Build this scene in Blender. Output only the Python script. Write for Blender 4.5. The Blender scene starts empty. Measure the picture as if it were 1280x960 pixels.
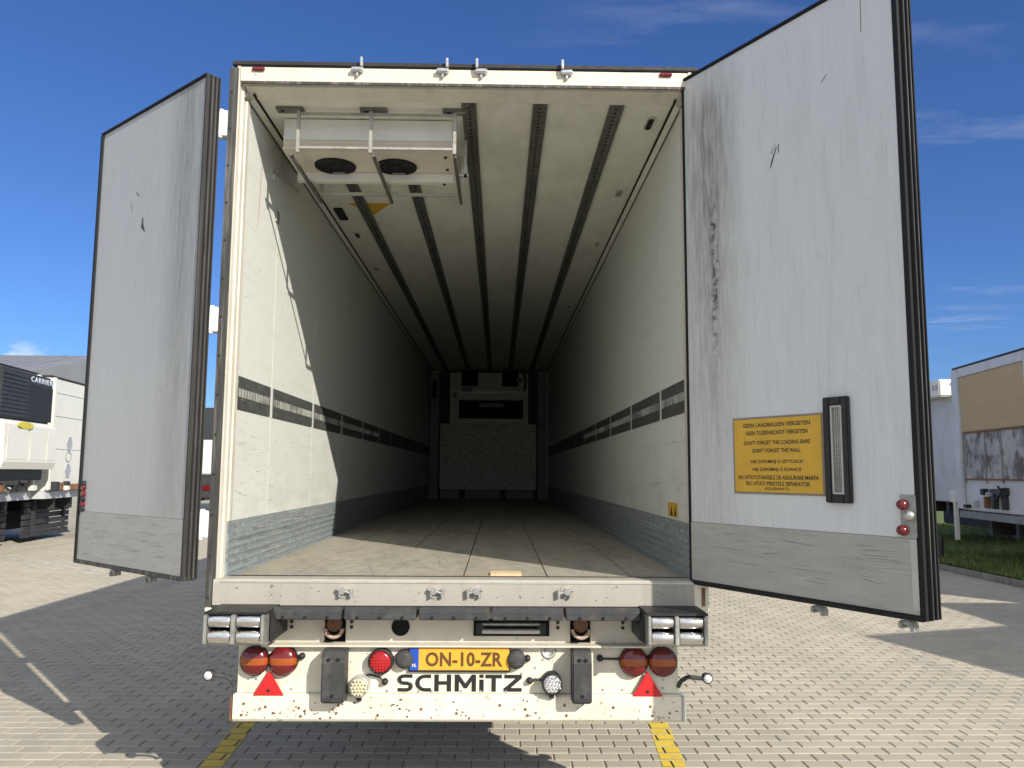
import bpy, bmesh, math, random
import numpy as np
from mathutils import Vector, Matrix
random.seed(7)
S = bpy.context.scene
C = S.collection
PI = math.pi

# ------------------------------------------------------------------ camera
cam_d = bpy.data.cameras.new("camera"); cam = bpy.data.objects.new("camera", cam_d); C.objects.link(cam)
yaw, pitch, roll = .0161, .110, .0066
CAM = Vector((.203, -4.264, 1.751))
fw = Vector((math.sin(yaw)*math.cos(pitch), math.cos(yaw)*math.cos(pitch), math.sin(pitch)))
r0 = Vector((math.cos(yaw), -math.sin(yaw), 0)); u0 = r0.cross(fw)
rt = math.cos(roll)*r0 + math.sin(roll)*u0; up = -math.sin(roll)*r0 + math.cos(roll)*u0
mw = Matrix((( rt.x, up.x, -fw.x, CAM.x), (rt.y, up.y, -fw.y, CAM.y), (rt.z, up.z, -fw.z, CAM.z), (0,0,0,1)))
cam.matrix_world = mw
cam_d.sensor_width = 36; cam_d.lens = 36*1000/1280
cam_d.clip_start = .05; cam_d.clip_end = 3000
S.camera = cam

# ------------------------------------------------------------------ sun and sky
SUN = Vector((1.0, -1.222, .91)).normalized()        # towards the sun
el = math.asin(SUN.z); az = math.atan2(SUN.x, SUN.y)  # clockwise from +Y
sl = bpy.data.lights.new("sun", 'SUN'); so = bpy.data.objects.new("sun", sl); C.objects.link(so)
sl.energy = 3.7; sl.angle = math.radians(.5); sl.color = (1, .94, .84)
so.rotation_euler = (-SUN).to_track_quat('-Z', 'Y').to_euler()
so.location = SUN*60
w = bpy.data.worlds.new("World"); S.world = w; w.use_nodes = True
nt = w.node_tree; N = nt.nodes; L = nt.links; N.clear()
sky = N.new('ShaderNodeTexSky'); sky.sky_type = 'NISHITA'; sky.sun_disc = False
sky.sun_elevation = el; sky.sun_rotation = az; sky.air_density = 1.0; sky.dust_density = .35; sky.ozone_density = 2.2; sky.altitude = 0
bg = N.new('ShaderNodeBackground'); bg.inputs[1].default_value = .10
out = N.new('ShaderNodeOutputWorld')
tc = N.new('ShaderNodeTexCoord')
def wn(t, **k):
    n = N.new(t)
    for a, b in k.items(): setattr(n, a, b)
    return n
def wmath(op, a, b=None, clamp=False):
    n = N.new('ShaderNodeMath'); n.operation = op; n.use_clamp = clamp
    for i, v in enumerate((a, b)):
        if v is None: continue
        if isinstance(v, (int, float)): n.inputs[i].default_value = v
        else: L.new(v, n.inputs[i])
    return n.outputs[0]
sep = N.new('ShaderNodeSeparateXYZ'); L.new(tc.outputs['Generated'], sep.inputs[0])
# thin high cirrus: stretched noise on a flat cloud plane above
zz = wmath('MAXIMUM', sep.outputs[2], .03)
px = wmath('DIVIDE', sep.outputs[0], zz); py = wmath('DIVIDE', sep.outputs[1], zz)
pxc = wmath('ADD', px, 0.950); pyc = wmath('ADD', py, 0.730)
cmb = N.new('ShaderNodeCombineXYZ'); L.new(wmath('MULTIPLY', pxc, .9), cmb.inputs[0]); L.new(wmath('MULTIPLY', pyc, 2.2), cmb.inputs[1])
n1 = N.new('ShaderNodeTexNoise'); n1.inputs['Scale'].default_value = 1.7; n1.inputs['Detail'].default_value = 9; n1.inputs['Roughness'].default_value = .62; n1.inputs['Distortion'].default_value = .5
L.new(cmb.outputs[0], n1.inputs['Vector'])
cmb2 = N.new('ShaderNodeCombineXYZ'); L.new(pxc, cmb2.inputs[0]); L.new(pyc, cmb2.inputs[1]); cmb2.inputs[2].default_value = 3.3
n2 = N.new('ShaderNodeTexNoise'); n2.inputs['Scale'].default_value = .9; n2.inputs['Detail'].default_value = 3
L.new(cmb2.outputs[0], n2.inputs['Vector'])
cir = wmath('MULTIPLY', wmath('MULTIPLY', wmath('SUBTRACT', n1.outputs[0], .50), 2.2, True), wmath('MULTIPLY', wmath('SUBTRACT', n2.outputs[0], .50), 4, True))
# low cumulus near the horizon
cmb3 = N.new('ShaderNodeCombineXYZ'); L.new(sep.outputs[0], cmb3.inputs[0]); L.new(sep.outputs[1], cmb3.inputs[1]); L.new(wmath('MULTIPLY', sep.outputs[2], 2.2), cmb3.inputs[2])
n3 = N.new('ShaderNodeTexNoise'); n3.inputs['Scale'].default_value = 8; n3.inputs['Detail'].default_value = 8; n3.inputs['Roughness'].default_value = .55
mp3 = N.new('ShaderNodeMapping'); mp3.inputs['Location'].default_value = (1.35, .4, .2)
L.new(cmb3.outputs[0], mp3.inputs[0]); L.new(mp3.outputs[0], n3.inputs['Vector'])
band = wmath('SUBTRACT', 1.0, wmath('MULTIPLY', wmath('ABSOLUTE', wmath('SUBTRACT', sep.outputs[2], .085)), 17.0), True)
side = wmath('MULTIPLY', wmath('SUBTRACT', -.475, sep.outputs[0]), 16.0, True)   # cloud bank stands in the west
cum = wmath('MULTIPLY', wmath('MULTIPLY', wmath('SUBTRACT', wmath('ADD', n3.outputs[0], wmath('MULTIPLY', band, .34)), .63), 9, True), side)
cum = wmath('MULTIPLY', cum, wmath('MULTIPLY', band, 4, True))
cir = wmath('MULTIPLY', cir, wmath('MULTIPLY', wmath('ADD', sep.outputs[0], .02), 6, True))
mask = wmath('ADD', wmath('MULTIPLY', cir, .45), cum, True)
mix = N.new('ShaderNodeMix'); mix.data_type = 'RGBA'
# broken cloud field added out of view, behind the viewer, as neutral fill light
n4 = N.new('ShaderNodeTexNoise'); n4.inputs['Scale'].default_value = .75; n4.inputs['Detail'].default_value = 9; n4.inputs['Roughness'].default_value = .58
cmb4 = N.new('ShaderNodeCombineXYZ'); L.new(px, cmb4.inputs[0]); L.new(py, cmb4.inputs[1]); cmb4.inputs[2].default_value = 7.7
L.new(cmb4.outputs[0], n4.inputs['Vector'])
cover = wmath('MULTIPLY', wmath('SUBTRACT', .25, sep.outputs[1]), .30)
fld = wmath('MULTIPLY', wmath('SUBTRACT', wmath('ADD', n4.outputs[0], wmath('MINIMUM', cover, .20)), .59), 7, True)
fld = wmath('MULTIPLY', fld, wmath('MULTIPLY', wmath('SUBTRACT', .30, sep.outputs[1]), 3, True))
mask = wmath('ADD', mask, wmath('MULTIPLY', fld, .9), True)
tint = N.new('ShaderNodeMix'); tint.data_type = 'RGBA'; tint.blend_type = 'MULTIPLY'; tint.inputs['Factor'].default_value = 1
L.new(sky.outputs[0], tint.inputs['A']); tint.inputs['B'].default_value = (.30, .46, .76, 1)
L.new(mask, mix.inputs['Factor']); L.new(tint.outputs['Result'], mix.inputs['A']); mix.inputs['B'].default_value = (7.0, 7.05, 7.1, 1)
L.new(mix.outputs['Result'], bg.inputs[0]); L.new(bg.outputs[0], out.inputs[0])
S.view_settings.view_transform = 'Standard'; S.view_settings.look = 'None'
S.view_settings.exposure = .72; S.view_settings.gamma = 1
S.cycles.max_bounces = 8; S.cycles.diffuse_bounces = 4; S.cycles.glossy_bounces = 3; S.cycles.transmission_bounces = 3

# ------------------------------------------------------------------ materials
def mat(name, col, rough=.6, metal=0.0, var=.10, scale=6.0, stretch=(1,1,1), dirt=None, bump=0.0, bscale=60, bstretch=(1,1,1), spec=.5, custom=None, fine=0.0):
    """dirt = list of (colour, scale, stretch, lo, hi, strength): noise-masked stains"""
    m = bpy.data.materials.new(name); m.use_nodes = True
    t = m.node_tree; n = t.nodes; l = t.links
    b = n['Principled BSDF']; b.inputs['Roughness'].default_value = rough; b.inputs['Metallic'].default_value = metal
    b.inputs['Specular IOR Level'].default_value = spec
    co = n.new('ShaderNodeTexCoord').outputs['Object']
    def noise(sc, st, det=5, rg=.6, off=(0,0,0)):
        mp = n.new('ShaderNodeMapping'); mp.inputs['Scale'].default_value = st; mp.inputs['Location'].default_value = off
        l.new(co, mp.inputs[0]); x = n.new('ShaderNodeTexNoise'); x.inputs['Scale'].default_value = sc
        x.inputs['Detail'].default_value = det; x.inputs['Roughness'].default_value = rg; l.new(mp.outputs[0], x.inputs['Vector']); return x.outputs[0]
    def rng(v, lo, hi, a=0, c=1):
        r = n.new('ShaderNodeMapRange'); r.inputs[1].default_value = lo; r.inputs[2].default_value = hi
        r.inputs[3].default_value = a; r.inputs[4].default_value = c; l.new(v, r.inputs[0]); return r.outputs[0]
    def mixc(f, a, c):
        x = n.new('ShaderNodeMix'); x.data_type = 'RGBA'
        if isinstance(f, (int, float)): x.inputs['Factor'].default_value = f
        else: l.new(f, x.inputs['Factor'])
        for k, v in (('A', a), ('B', c)):
            if isinstance(v, tuple): x.inputs[k].default_value = (*v[:3], 1)
            else: l.new(v, x.inputs[k])
        return x.outputs['Result']
    def mth(op, a, c=None, clamp=False):
        x = n.new('ShaderNodeMath'); x.operation = op; x.use_clamp = clamp
        for i, v in enumerate((a, c)):
            if v is None: continue
            if isinstance(v, (int, float)): x.inputs[i].default_value = v
            else: l.new(v, x.inputs[i])
        return x.outputs[0]
    f = rng(noise(scale, stretch), .3, .7)
    c = mixc(f, tuple(max(0, x*(1-var)) for x in col), tuple(min(1, x*(1+var)) for x in col))
    for i, d in enumerate(dirt or []):
        dc, ds, dst, lo, hi, k = d
        c = mixc(rng(noise(ds, dst, 7, .65, (3.1*i+1, 2, .5)), lo, hi, 0, k), c, dc)
    H = dict(n=n, l=l, co=co, noise=noise, rng=rng, mixc=mixc, mth=mth, b=b)
    if custom: c = custom(c, H) or c
    l.new(c, b.inputs['Base Color'])
    rr = rng(noise(scale*2.3, stretch), .3, .7, max(.04, rough-.08), min(1, rough+.1)); l.new(rr, b.inputs['Roughness'])
    if bump:
        bp = n.new('ShaderNodeBump'); bp.inputs['Strength'].default_value = 1; bp.inputs['Distance'].default_value = bump
        l.new(noise(bscale, bstretch, 4, .6), bp.inputs['Height']); l.new(bp.outputs[0], b.inputs['Normal'])
    return m
BR = (.10, .075, .05)
M = {}
M['cream'] = mat('cream_paint', (.62,.58,.48), .45, var=.05, scale=5, dirt=[((.33,.29,.22), 9, (1,1,.5), .56, .78, .55), ((.12,.07,.035), 38, (1,1,1), .66, .72, .85)], bump=.0006, bscale=40)
M['cream_low'] = mat('cream_paint_road_worn', (.70,.655,.53), .5, var=.06, scale=6, dirt=[((.38,.33,.24), 5, (1,1,.8), .50, .75, .6), ((.13,.075,.04), 24, (1,1,1), .62, .69, .9), ((.2,.17,.12), 70, (1,1,1), .66, .74, .7)], bump=.001, bscale=40)
M['post'] = mat('grimy_post_paint', (.56,.53,.45), .5, var=.08, scale=6, stretch=(8,8,.4), dirt=[((.20,.16,.11), 7, (16,16,.12), .50, .70, .7), ((.12,.08,.05), 20, (3,3,.5), .62, .72, .7), ((.30,.27,.21), 3, (1,1,.5), .5, .75, .5)], bump=.0006)
M['cream_shell'] = mat('white_outer_panel', (.74,.73,.69), .4, var=.04)
M['sill'] = mat('sill_brushed', (.35,.33,.285), .5, var=.07, scale=5, stretch=(1,1,.2), dirt=[((.25,.22,.18), 6, (2,1,.3), .5, .8, .55), ((.12,.09,.06), 45, (1,1,1), .68, .75, .7)], bump=.0008)
def wall_custom(c, H):
    s = H['n'].new('ShaderNodeSeparateXYZ'); H['l'].new(H['co'], s.inputs[0])
    low = H['rng'](s.outputs[2], 1.5, 2.1, .55, 0)
    g = H['rng'](H['noise'](3.5, (1,.7,2), 8, .7), .42, .7)
    c = H['mixc'](H['mth']('MULTIPLY', low, g), c, (.42,.40,.34))
    # faint red rub mark beside the rear edge
    sx = H['rng'](s.outputs[0], -1.0, -1.1, 0, 1)
    d = H['mth']('ABSOLUTE', H['mth']('SUBTRACT', s.outputs[1], H['mth']('ADD', .385, H['mth']('MULTIPLY', H['mth']('SUBTRACT', 3.6, s.outputs[2]), -.09))))
    m = H['mth']('MULTIPLY', H['rng'](d, .004, .016, .45, 0), H['mth']('MULTIPLY', H['rng'](s.outputs[2], 3.15, 3.25), H['rng'](s.outputs[2], 3.62, 3.55)))
    return H['mixc'](H['mth']('MULTIPLY', m, sx), c, (.45,.12,.1))
M['wall'] = mat('inner_wall_laminate', (.61,.625,.585), .5, var=.035, scale=22, stretch=(1,.35,3), dirt=[((.42,.41,.36), 7, (1,.25,2.5), .55, .78, .4), ((.16,.15,.13), 60, (1,1,1.3), .72, .77, .6), ((.2,.2,.17), 40, (1,.35,2), .71, .76, .45)], bump=.0008, bscale=90, bstretch=(1,.4,2.5), custom=wall_custom)
M['ceil'] = mat('ceiling_laminate', (.73,.725,.65), .5, var=.05, scale=6, dirt=[((.33,.32,.27), 4, (1,.4,1), .5, .8, .45), ((.15,.14,.11), 26, (1,1,1), .70, .77, .6)], bump=.0008, bscale=60)
M['lintel'] = mat('lintel_laminate', (.58,.565,.48), .5, var=.06, dirt=[((.3,.28,.22), 8, (1,1,1), .55, .8, .5)])
M['kick'] = mat('galvanised_kick_plate', (.27,.305,.315), .5, .3, var=.22, scale=22, stretch=(1,.6,1.6), dirt=[((.55,.59,.59), 26, (1,.22,4), .60, .74, .5), ((.10,.10,.09), 14, (1,.5,1.6), .54, .8, .6), ((.42,.40,.33), 5, (1,.5,1), .55, .75, .4)], bump=.001, bscale=50, bstretch=(1,.3,3))
M['floor'] = mat('gritty_load_floor', (.31,.29,.235), .8, var=.18, scale=14, dirt=[((.15,.14,.11), 5, (1,.3,1), .48, .72, .6), ((.46,.43,.36), 60, (1,1,1), .60, .75, .5), ((.36,.27,.16), 2.2, (1,.6,1), .55, .7, .5)], bump=.0015, bscale=220)
M['steel'] = mat('brushed_steel', (.55,.55,.54), .32, .85, var=.12, scale=20)
M['chrome'] = mat('polished_roller_steel', (.72,.71,.69), .2, 1.0, var=.12, scale=30, stretch=(.3,1,1), dirt=[((.22,.18,.13), 16, (1,1,1), .6, .8, .5)])
M['block'] = mat('galvanised_block', (.36,.36,.34), .45, .6, var=.2, scale=18, dirt=[((.12,.1,.08), 20, (1,1,1), .55, .75, .6)])
M['alu'] = mat('dull_aluminium', (.50,.50,.46), .42, .45, var=.1, scale=14, dirt=[((.2,.19,.16), 12, (1,1,1), .6, .8, .5)])
M['rubber'] = mat('black_rubber', (.014,.014,.015), .62, var=.3, scale=14, dirt=[((.05,.05,.045), 9, (1,1,.4), .5, .8, .5)], bump=.0006)
M['rubber_grey'] = mat('weathered_seal_rubber', (.042,.041,.038), .6, var=.35, scale=10, stretch=(3,3,.25), dirt=[((.21,.20,.18), 9, (4,4,.2), .5, .72, .8)], bump=.0006)
M['seal_worn'] = mat('worn_edge_seal', (.030,.029,.027), .6, var=.35, scale=10, stretch=(3,3,.25), dirt=[((.11,.105,.095), 9, (5,5,.12), .52, .72, .7)], spec=.3)
M['seal'] = mat('black_door_seal', (.010,.010,.011), .6, var=.3, scale=10, stretch=(3,3,.25), dirt=[((.05,.05,.05), 11, (5,5,.15), .58, .75, .6)], spec=.3)
M['buffer'] = mat('worn_dock_rubber', (.036,.036,.037), .7, var=.25, scale=16, dirt=[((.11,.105,.095), 12, (1,1,1), .52, .75, .6)], bump=.001)
M['black'] = mat('black_plastic', (.015,.015,.016), .5, var=.2)
M['hole'] = mat('dark_recess', (.006,.006,.006), .9, var=.1)
M['track'] = mat('load_track_dark', (.085,.09,.085), .55, .3, var=.3, scale=20, dirt=[((.3,.31,.29), 25, (1,.4,2), .6, .75, .6)])
M['slot'] = mat('load_track_light', (.42,.42,.39), .5, .2, var=.3, scale=5, dirt=[((.10,.10,.09), 3, (1,1,1), .48, .6, .8)])
M['rail'] = mat('ceiling_rail_steel', (.17,.17,.15), .5, .5, var=.2, scale=16, dirt=[((.05,.05,.045), 14, (1,.3,1), .5, .7, .6)])
M['plastic_w'] = mat('evaporator_white_plastic', (.70,.71,.68), .4, var=.04, dirt=[((.45,.42,.35), 6, (1,1,1), .58, .8, .4)])
M['plastic_g'] = mat('evaporator_cream_plastic', (.60,.56,.47), .5, var=.08, dirt=[((.32,.28,.2), 7, (1,1,1), .55, .8, .5)])
M['red'] = mat('red_lens', (.33,.010,.016), .2, var=.1, scale=60, spec=.7)
M['dred'] = mat('dark_red_lens', (.13,.008,.011), .15, var=.15, scale=50, spec=.7)
M['amber'] = mat('amber_lens', (.32,.07,.010), .15, var=.1, scale=60, spec=.7)
M['refl'] = mat('red_reflector', (.50,.016,.016), .35, var=.08, scale=80)
M['lens_w'] = mat('clear_lamp_lens', (.58,.54,.36), .2, .0, var=.25, scale=90, spec=.8)
M['lens_c'] = mat('led_lens', (.78,.79,.80), .15, .3, var=.25, scale=110, spec=.8)
M['plate'] = mat('number_plate_yellow', (.70,.36,.035), .4, var=.03, dirt=[((.4,.2,.03), 20, (1,1,1), .62, .8, .4)])
M['blue'] = mat('plate_blue', (.01,.07,.42), .4, var=.05)
M['ink'] = mat('black_print', (.012,.012,.012), .5, var=.1)
M['inkb'] = mat('brown_print', (.10,.05,.012), .5, var=.1)
M['sign'] = mat('warning_sign_yellow', (.62,.37,.03), .35, var=.06, scale=8, dirt=[((.36,.22,.04), 5, (1,1,1), .5, .8, .5)])
M['signedge'] = mat('sign_border', (.24,.20,.15), .5, var=.15)
M['doorkick'] = mat('door_kick_aluminium', (.40,.395,.37), .5, .3, var=.08, scale=8, stretch=(.6,1,2.5), dirt=[((.20,.19,.17), 10, (.25,1,7), .56, .70, .6), ((.11,.10,.09), 26, (.35,1,4), .66, .73, .8), ((.5,.5,.47), 10, (2,1,.5), .6, .8, .3)], bump=.0006, bscale=30, bstretch=(.3,1,4))
M['rust'] = mat('rusty_steel', (.17,.085,.045), .8, var=.35, scale=30, bump=.001)
M['rustp'] = mat('pale_rusty_ring', (.42,.30,.24), .7, var=.25, scale=40)
M['yell'] = mat('hazard_yellow', (.55,.33,.03), .5, var=.1)
M['wood'] = mat('chipboard_scrap', (.66,.45,.26), .7, var=.15, scale=40)
M['tyre'] = mat('tyre_rubber', (.02,.02,.02), .8, var=.3)
M['chassis'] = mat('dark_chassis_paint', (.028,.029,.03), .6, var=.3, dirt=[((.1,.09,.075), 4, (1,1,1), .55, .8, .6)])
def door_custom(side):
    def f(c, H):
        s = H['n'].new('ShaderNodeSeparateXYZ'); H['l'].new(H['co'], s.inputs[0]); u, z = s.outputs[0], s.outputs[2]
        st = H['noise'](24, (1.7,1,.16), 9, .68)
        if side == 'R':
            d = H['mth']('ABSOLUTE', H['mth']('SUBTRACT', u, .14))
            k = H['mth']('MULTIPLY', H['rng'](d, .02, .26, 1, 0), H['mth']('MULTIPLY', H['rng'](z, 1.6, 3.3, .15, 1), H['rng'](z, 3.9, 3.7, .2, 1)))
            c = H['mixc'](H['mth']('MULTIPLY', k, H['rng'](st, .28, .60)), c, (.17,.17,.16))
            c = H['mixc'](H['mth']('MULTIPLY', H['rng'](u, .42, .0, 0, .38), H['rng'](st, .2, .6, .3, 1)), c, (.33,.33,.31))
            d2 = H['mth']('ABSOLUTE', H['mth']('SUBTRACT', u, H['mth']('ADD', .172, H['mth']('MULTIPLY', H['mth']('SUBTRACT', H['noise'](3, (0,0,1), 3), .5), .03))))
            br = H['rng'](H['noise'](26, (1.2,1,1), 4, .7), .44, .60)
            k2 = H['mth']('MULTIPLY', H['mth']('MULTIPLY', H['rng'](d2, .010, .034, 1, 0), H['mth']('MULTIPLY', H['rng'](z, 2.30, 2.6, .15, 1), H['rng'](z, 3.35, 3.12, 0, 1))), br)
            c = H['mixc'](k2, c, (.06,.055,.05))
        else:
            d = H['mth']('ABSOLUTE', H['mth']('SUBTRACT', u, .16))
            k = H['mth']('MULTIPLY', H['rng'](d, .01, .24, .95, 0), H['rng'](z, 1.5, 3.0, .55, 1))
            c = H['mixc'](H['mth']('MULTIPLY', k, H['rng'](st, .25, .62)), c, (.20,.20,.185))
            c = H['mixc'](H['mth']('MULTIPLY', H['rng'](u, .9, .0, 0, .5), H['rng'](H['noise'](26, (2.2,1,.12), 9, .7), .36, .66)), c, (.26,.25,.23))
        return c
    return f
dd = [((.42,.43,.42), 5, (2.0,1,.30), .5, .78, .35), ((.36,.36,.34), 30, (2.2,1,.10), .56, .72, .45), ((.24,.24,.22), 60, (1,1,1.2), .66, .74, .5), ((.74,.76,.76), 44, (1,1,.5), .69, .75, .5)]
M['doorR'] = mat('door_laminate_near', (.62,.645,.66), .42, var=.03, scale=10, stretch=(2,1,.3), dirt=dd, bump=.0005, bscale=50, bstretch=(2,1,.3), custom=door_custom('R'))
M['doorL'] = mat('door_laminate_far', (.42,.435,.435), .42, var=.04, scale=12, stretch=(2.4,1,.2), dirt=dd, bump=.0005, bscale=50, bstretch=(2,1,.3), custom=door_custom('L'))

# paver material : one tone per paver, from its cell in the bond
PX, PY, OX, OY = .203, .1215, .052, .0015+.006
def paver_mat(name, base_sheet=False):
    m = bpy.data.materials.new(name); m.use_nodes = True
    t = m.node_tree; n = t.nodes; l = t.links; b = n['Principled BSDF']; b.inputs['Roughness'].default_value = .85; b.inputs['Specular IOR Level'].default_value = .3
    g = n.new('ShaderNodeNewGeometry'); s = n.new('ShaderNodeSeparateXYZ'); l.new(g.outputs['Position'], s.inputs[0])
    def mth(op, a, c=None, cl=False):
        x = n.new('ShaderNodeMath'); x.operation = op; x.use_clamp = cl
        for i, v in enumerate((a, c)):
            if v is None: continue
            if isinstance(v, (int, float)): x.inputs[i].default_value = v
            else: l.new(v, x.inputs[i])
        return x.outputs[0]
    yy = mth('DIVIDE', mth('SUBTRACT', s.outputs[1], OY), PY); row = mth('FLOOR', yy)
    par = mth('MODULO', mth('ADD', row, 4000), 2)
    xx = mth('ADD', mth('DIVIDE', mth('SUBTRACT', s.outputs[0], OX), PX), mth('MULTIPLY', par, .5)); colx = mth('FLOOR', xx)
    cc = n.new('ShaderNodeCombineXYZ'); l.new(colx, cc.inputs[0]); l.new(row, cc.inputs[1])
    wn_ = n.new('ShaderNodeTexWhiteNoise'); l.new(cc.outputs[0], wn_.inputs['Vector'])
    def mixc(f, a, c):
        x = n.new('ShaderNodeMix'); x.data_type = 'RGBA'
        l.new(f, x.inputs['Factor'])
        for k, v in (('A', a), ('B', c)):
            if isinstance(v, tuple): x.inputs[k].default_value = (*v, 1)
            else: l.new(v, x.inputs[k])
        return x.outputs['Result']
    def noise(sc, det=5):
        x = n.new('ShaderNodeTexNoise'); x.inputs['Scale'].default_value = sc; x.inputs['Detail'].default_value = det; x.inputs['Roughness'].default_value = .65
        l.new(g.outputs['Position'], x.inputs['Vector']); return x.outputs[0]
    def rng(v, lo, hi, a=0, c=1):
        r = n.new('ShaderNodeMapRange'); r.inputs[1].default_value = lo; r.inputs[2].default_value = hi; r.inputs[3].default_value = a; r.inputs[4].default_value = c
        l.new(v, r.inputs[0]); return r.outputs[0]
    c = mixc(wn_.outputs[0], (.385,.35,.275), (.455,.415,.325))
    c = mixc(rng(noise(.55), .4, .68, 0, .5), c, (.30,.28,.23))
    c = mixc(rng(noise(130, 3), .5, .75, 0, .45), c, (.52,.475,.36))
    c = mixc(rng(noise(7), .64, .76, 0, .4), c, (.22,.20,.165))
    mp = n.new('ShaderNodeMapping'); mp.inputs['Scale'].default_value = (1.1,.07,1); mp.inputs['Rotation'].default_value = (0,0,.25); l.new(g.outputs['Position'], mp.inputs[0])
    tn = n.new('ShaderNodeTexNoise'); tn.inputs['Scale'].default_value = 1.6; tn.inputs['Detail'].default_value = 6; l.new(mp.outputs[0], tn.inputs['Vector'])
    c = mixc(rng(tn.outputs[0], .54, .70, 0, .30), c, (.24,.22,.18))
    c = mixc(rng(noise(2.3, 7), .60, .66, 0, .22), c, (.48,.45,.37))
    c = mixc(rng(noise(1.1, 9), .665, .70, 0, .35), c, (.16,.145,.12))
    if base_sheet:
        fy = mth('FRACT', yy); fx = mth('FRACT', xx)
        jy = mth('LESS_THAN', mth('MINIMUM', fy, mth('SUBTRACT', 1, fy)), .055)
        jx = mth('LESS_THAN', mth('MINIMUM', fx, mth('SUBTRACT', 1, fx)), .035)
        c = mixc(mth('MULTIPLY', mth('MAXIMUM', jx, jy), .6), c, (.17,.15,.12))
    l.new(c, b.inputs['Base Color'])
    bp = n.new('ShaderNodeBump'); bp.inputs['Distance'].default_value = .0015; l.new(noise(170, 3), bp.inputs['Height']); l.new(bp.outputs[0], b.inputs['Normal'])
    return m
M['paver'] = paver_mat('concrete_paver'); M['bed'] = paver_mat('paved_yard_sheet', True)
M['liney'] = mat('yellow_road_paint', (.72,.52,.05), .7, var=.1, scale=9, dirt=[((.38,.34,.24), 14, (1,1,1), .55, .72, .7)])
M['linew'] = mat('worn_white_road_paint', (.62,.61,.56), .7, var=.1, scale=9, dirt=[((.38,.35,.28), 9, (1,1,1), .42, .6, .8)])

# ------------------------------------------------------------------ mesh building helpers
class MB:
    def __init__(s): s.v = []; s.f = []; s.m = []; s.k = 0; s.sm = []
    def mi(s, k): s.k = k; return s
    def add(s, vs, fs, smooth=False):
        o = len(s.v); s.v += [tuple(v) for v in vs]
        for f in fs: s.f.append(tuple(i+o for i in f)); s.m.append(s.k); s.sm.append(smooth)
        return s
    def box(s, x0, x1, y0, y1, z0, z1):
        x0, x1 = min(x0,x1), max(x0,x1); y0, y1 = min(y0,y1), max(y0,y1); z0, z1 = min(z0,z1), max(z0,z1)
        return s.add([(x0,y0,z0),(x1,y0,z0),(x1,y1,z0),(x0,y1,z0),(x0,y0,z1),(x1,y0,z1),(x1,y1,z1),(x0,y1,z1)],
                     [(0,3,2,1),(4,5,6,7),(0,1,5,4),(1,2,6,5),(2,3,7,6),(3,0,4,7)])
    def cyl(s, p0, p1, r, n=20, r1=None, cap=True):
        p0 = Vector(p0); p1 = Vector(p1); r1 = r if r1 is None else r1
        d = (p1-p0).normalized(); a = d.orthogonal().normalized(); b = d.cross(a)
        ring = lambda p, q: [p + q*(math.cos(2*PI*i/n)*a + math.sin(2*PI*i/n)*b) for i in range(n)]
        s.add(ring(p0, r) + ring(p1, r1), [(i, (i+1)%n, n+(i+1)%n, n+i) for i in range(n)], True)
        if cap: s.add(ring(p0, r), [tuple(reversed(range(n)))]); s.add(ring(p1, r1), [tuple(range(n))])
        return s
    def lathe(s, c, axis, prof, n=28):
        """prof: list of (radius, distance along axis)"""
        c = Vector(c); d = Vector(axis).normalized(); a = d.orthogonal().normalized(); b = d.cross(a)
        vs = []
        for r, h in prof: vs += [c + d*h + r*(math.cos(2*PI*i/n)*a + math.sin(2*PI*i/n)*b) for i in range(n)]
        fs = [(k*n+i, k*n+(i+1)%n, (k+1)*n+(i+1)%n, (k+1)*n+i) for k in range(len(prof)-1) for i in range(n)]
        s.add(vs, fs, True)
        return s
    def tube(s, pts, r, n=8):
        for a, b in zip(pts[:-1], pts[1:]): s.cyl(a, b, r, n)
        return s
    def prism(s, pts, ax, a, b):
        """pts: 2-D polygon, extruded along axis ax from a to b"""
        n = len(pts)
        def P(p, h): q = list(p); q.insert(ax, h); return tuple(q)
        vs = [P(p, a) for p in pts] + [P(p, b) for p in pts]
        return s.add(vs, [tuple(range(n)), tuple(reversed(range(n, 2*n)))] + [(i, n+i, n+(i+1)%n, (i+1)%n) for i in range(n)])
    def build(s, name, mats, parent=None, bevel=0, fix=True):
        me = bpy.data.meshes.new(name); me.from_pydata(s.v, [], s.f)
        for m in (mats if isinstance(mats, (list, tuple)) else [mats]): me.materials.append(M[m] if isinstance(m, str) else m)
        me.polygons.foreach_set('material_index', s.m); me.polygons.foreach_set('use_smooth', s.sm)
        if fix or bevel:
            bm = bmesh.new(); bm.from_mesh(me)
            bmesh.ops.recalc_face_normals(bm, faces=bm.faces)
            if bevel:
                bmesh.ops.bevel(bm, geom=[e for e in bm.edges if len(e.link_faces) == 2 and e.calc_face_angle(0) > .6], offset=bevel, segments=2, affect='EDGES', clamp_overlap=True)
            bm.to_mesh(me); bm.free()
        me.update()
        o = bpy.data.objects.new(name, me); C.objects.link(o)
        if parent: o.parent = parent
        return o
def tag(o, label=None, cat=None, group=None, kind=None):
    if label: o['label'] = label
    if cat: o['category'] = cat
    if group: o['group'] = group
    if kind: o['kind'] = kind
    return o
def thing(name, label, cat, loc=(0,0,0), rz=0, group=None):
    o = bpy.data.objects.new(name, None); C.objects.link(o); o.location = loc; o.rotation_euler = (0,0,rz)
    o.empty_display_size = .3
    return tag(o, label, cat, group)
def copy_of(o, parent, loc=None):
    c = o.copy(); C.objects.link(c); c.parent = parent
    if loc is not None: c.location = loc
    return c
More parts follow.
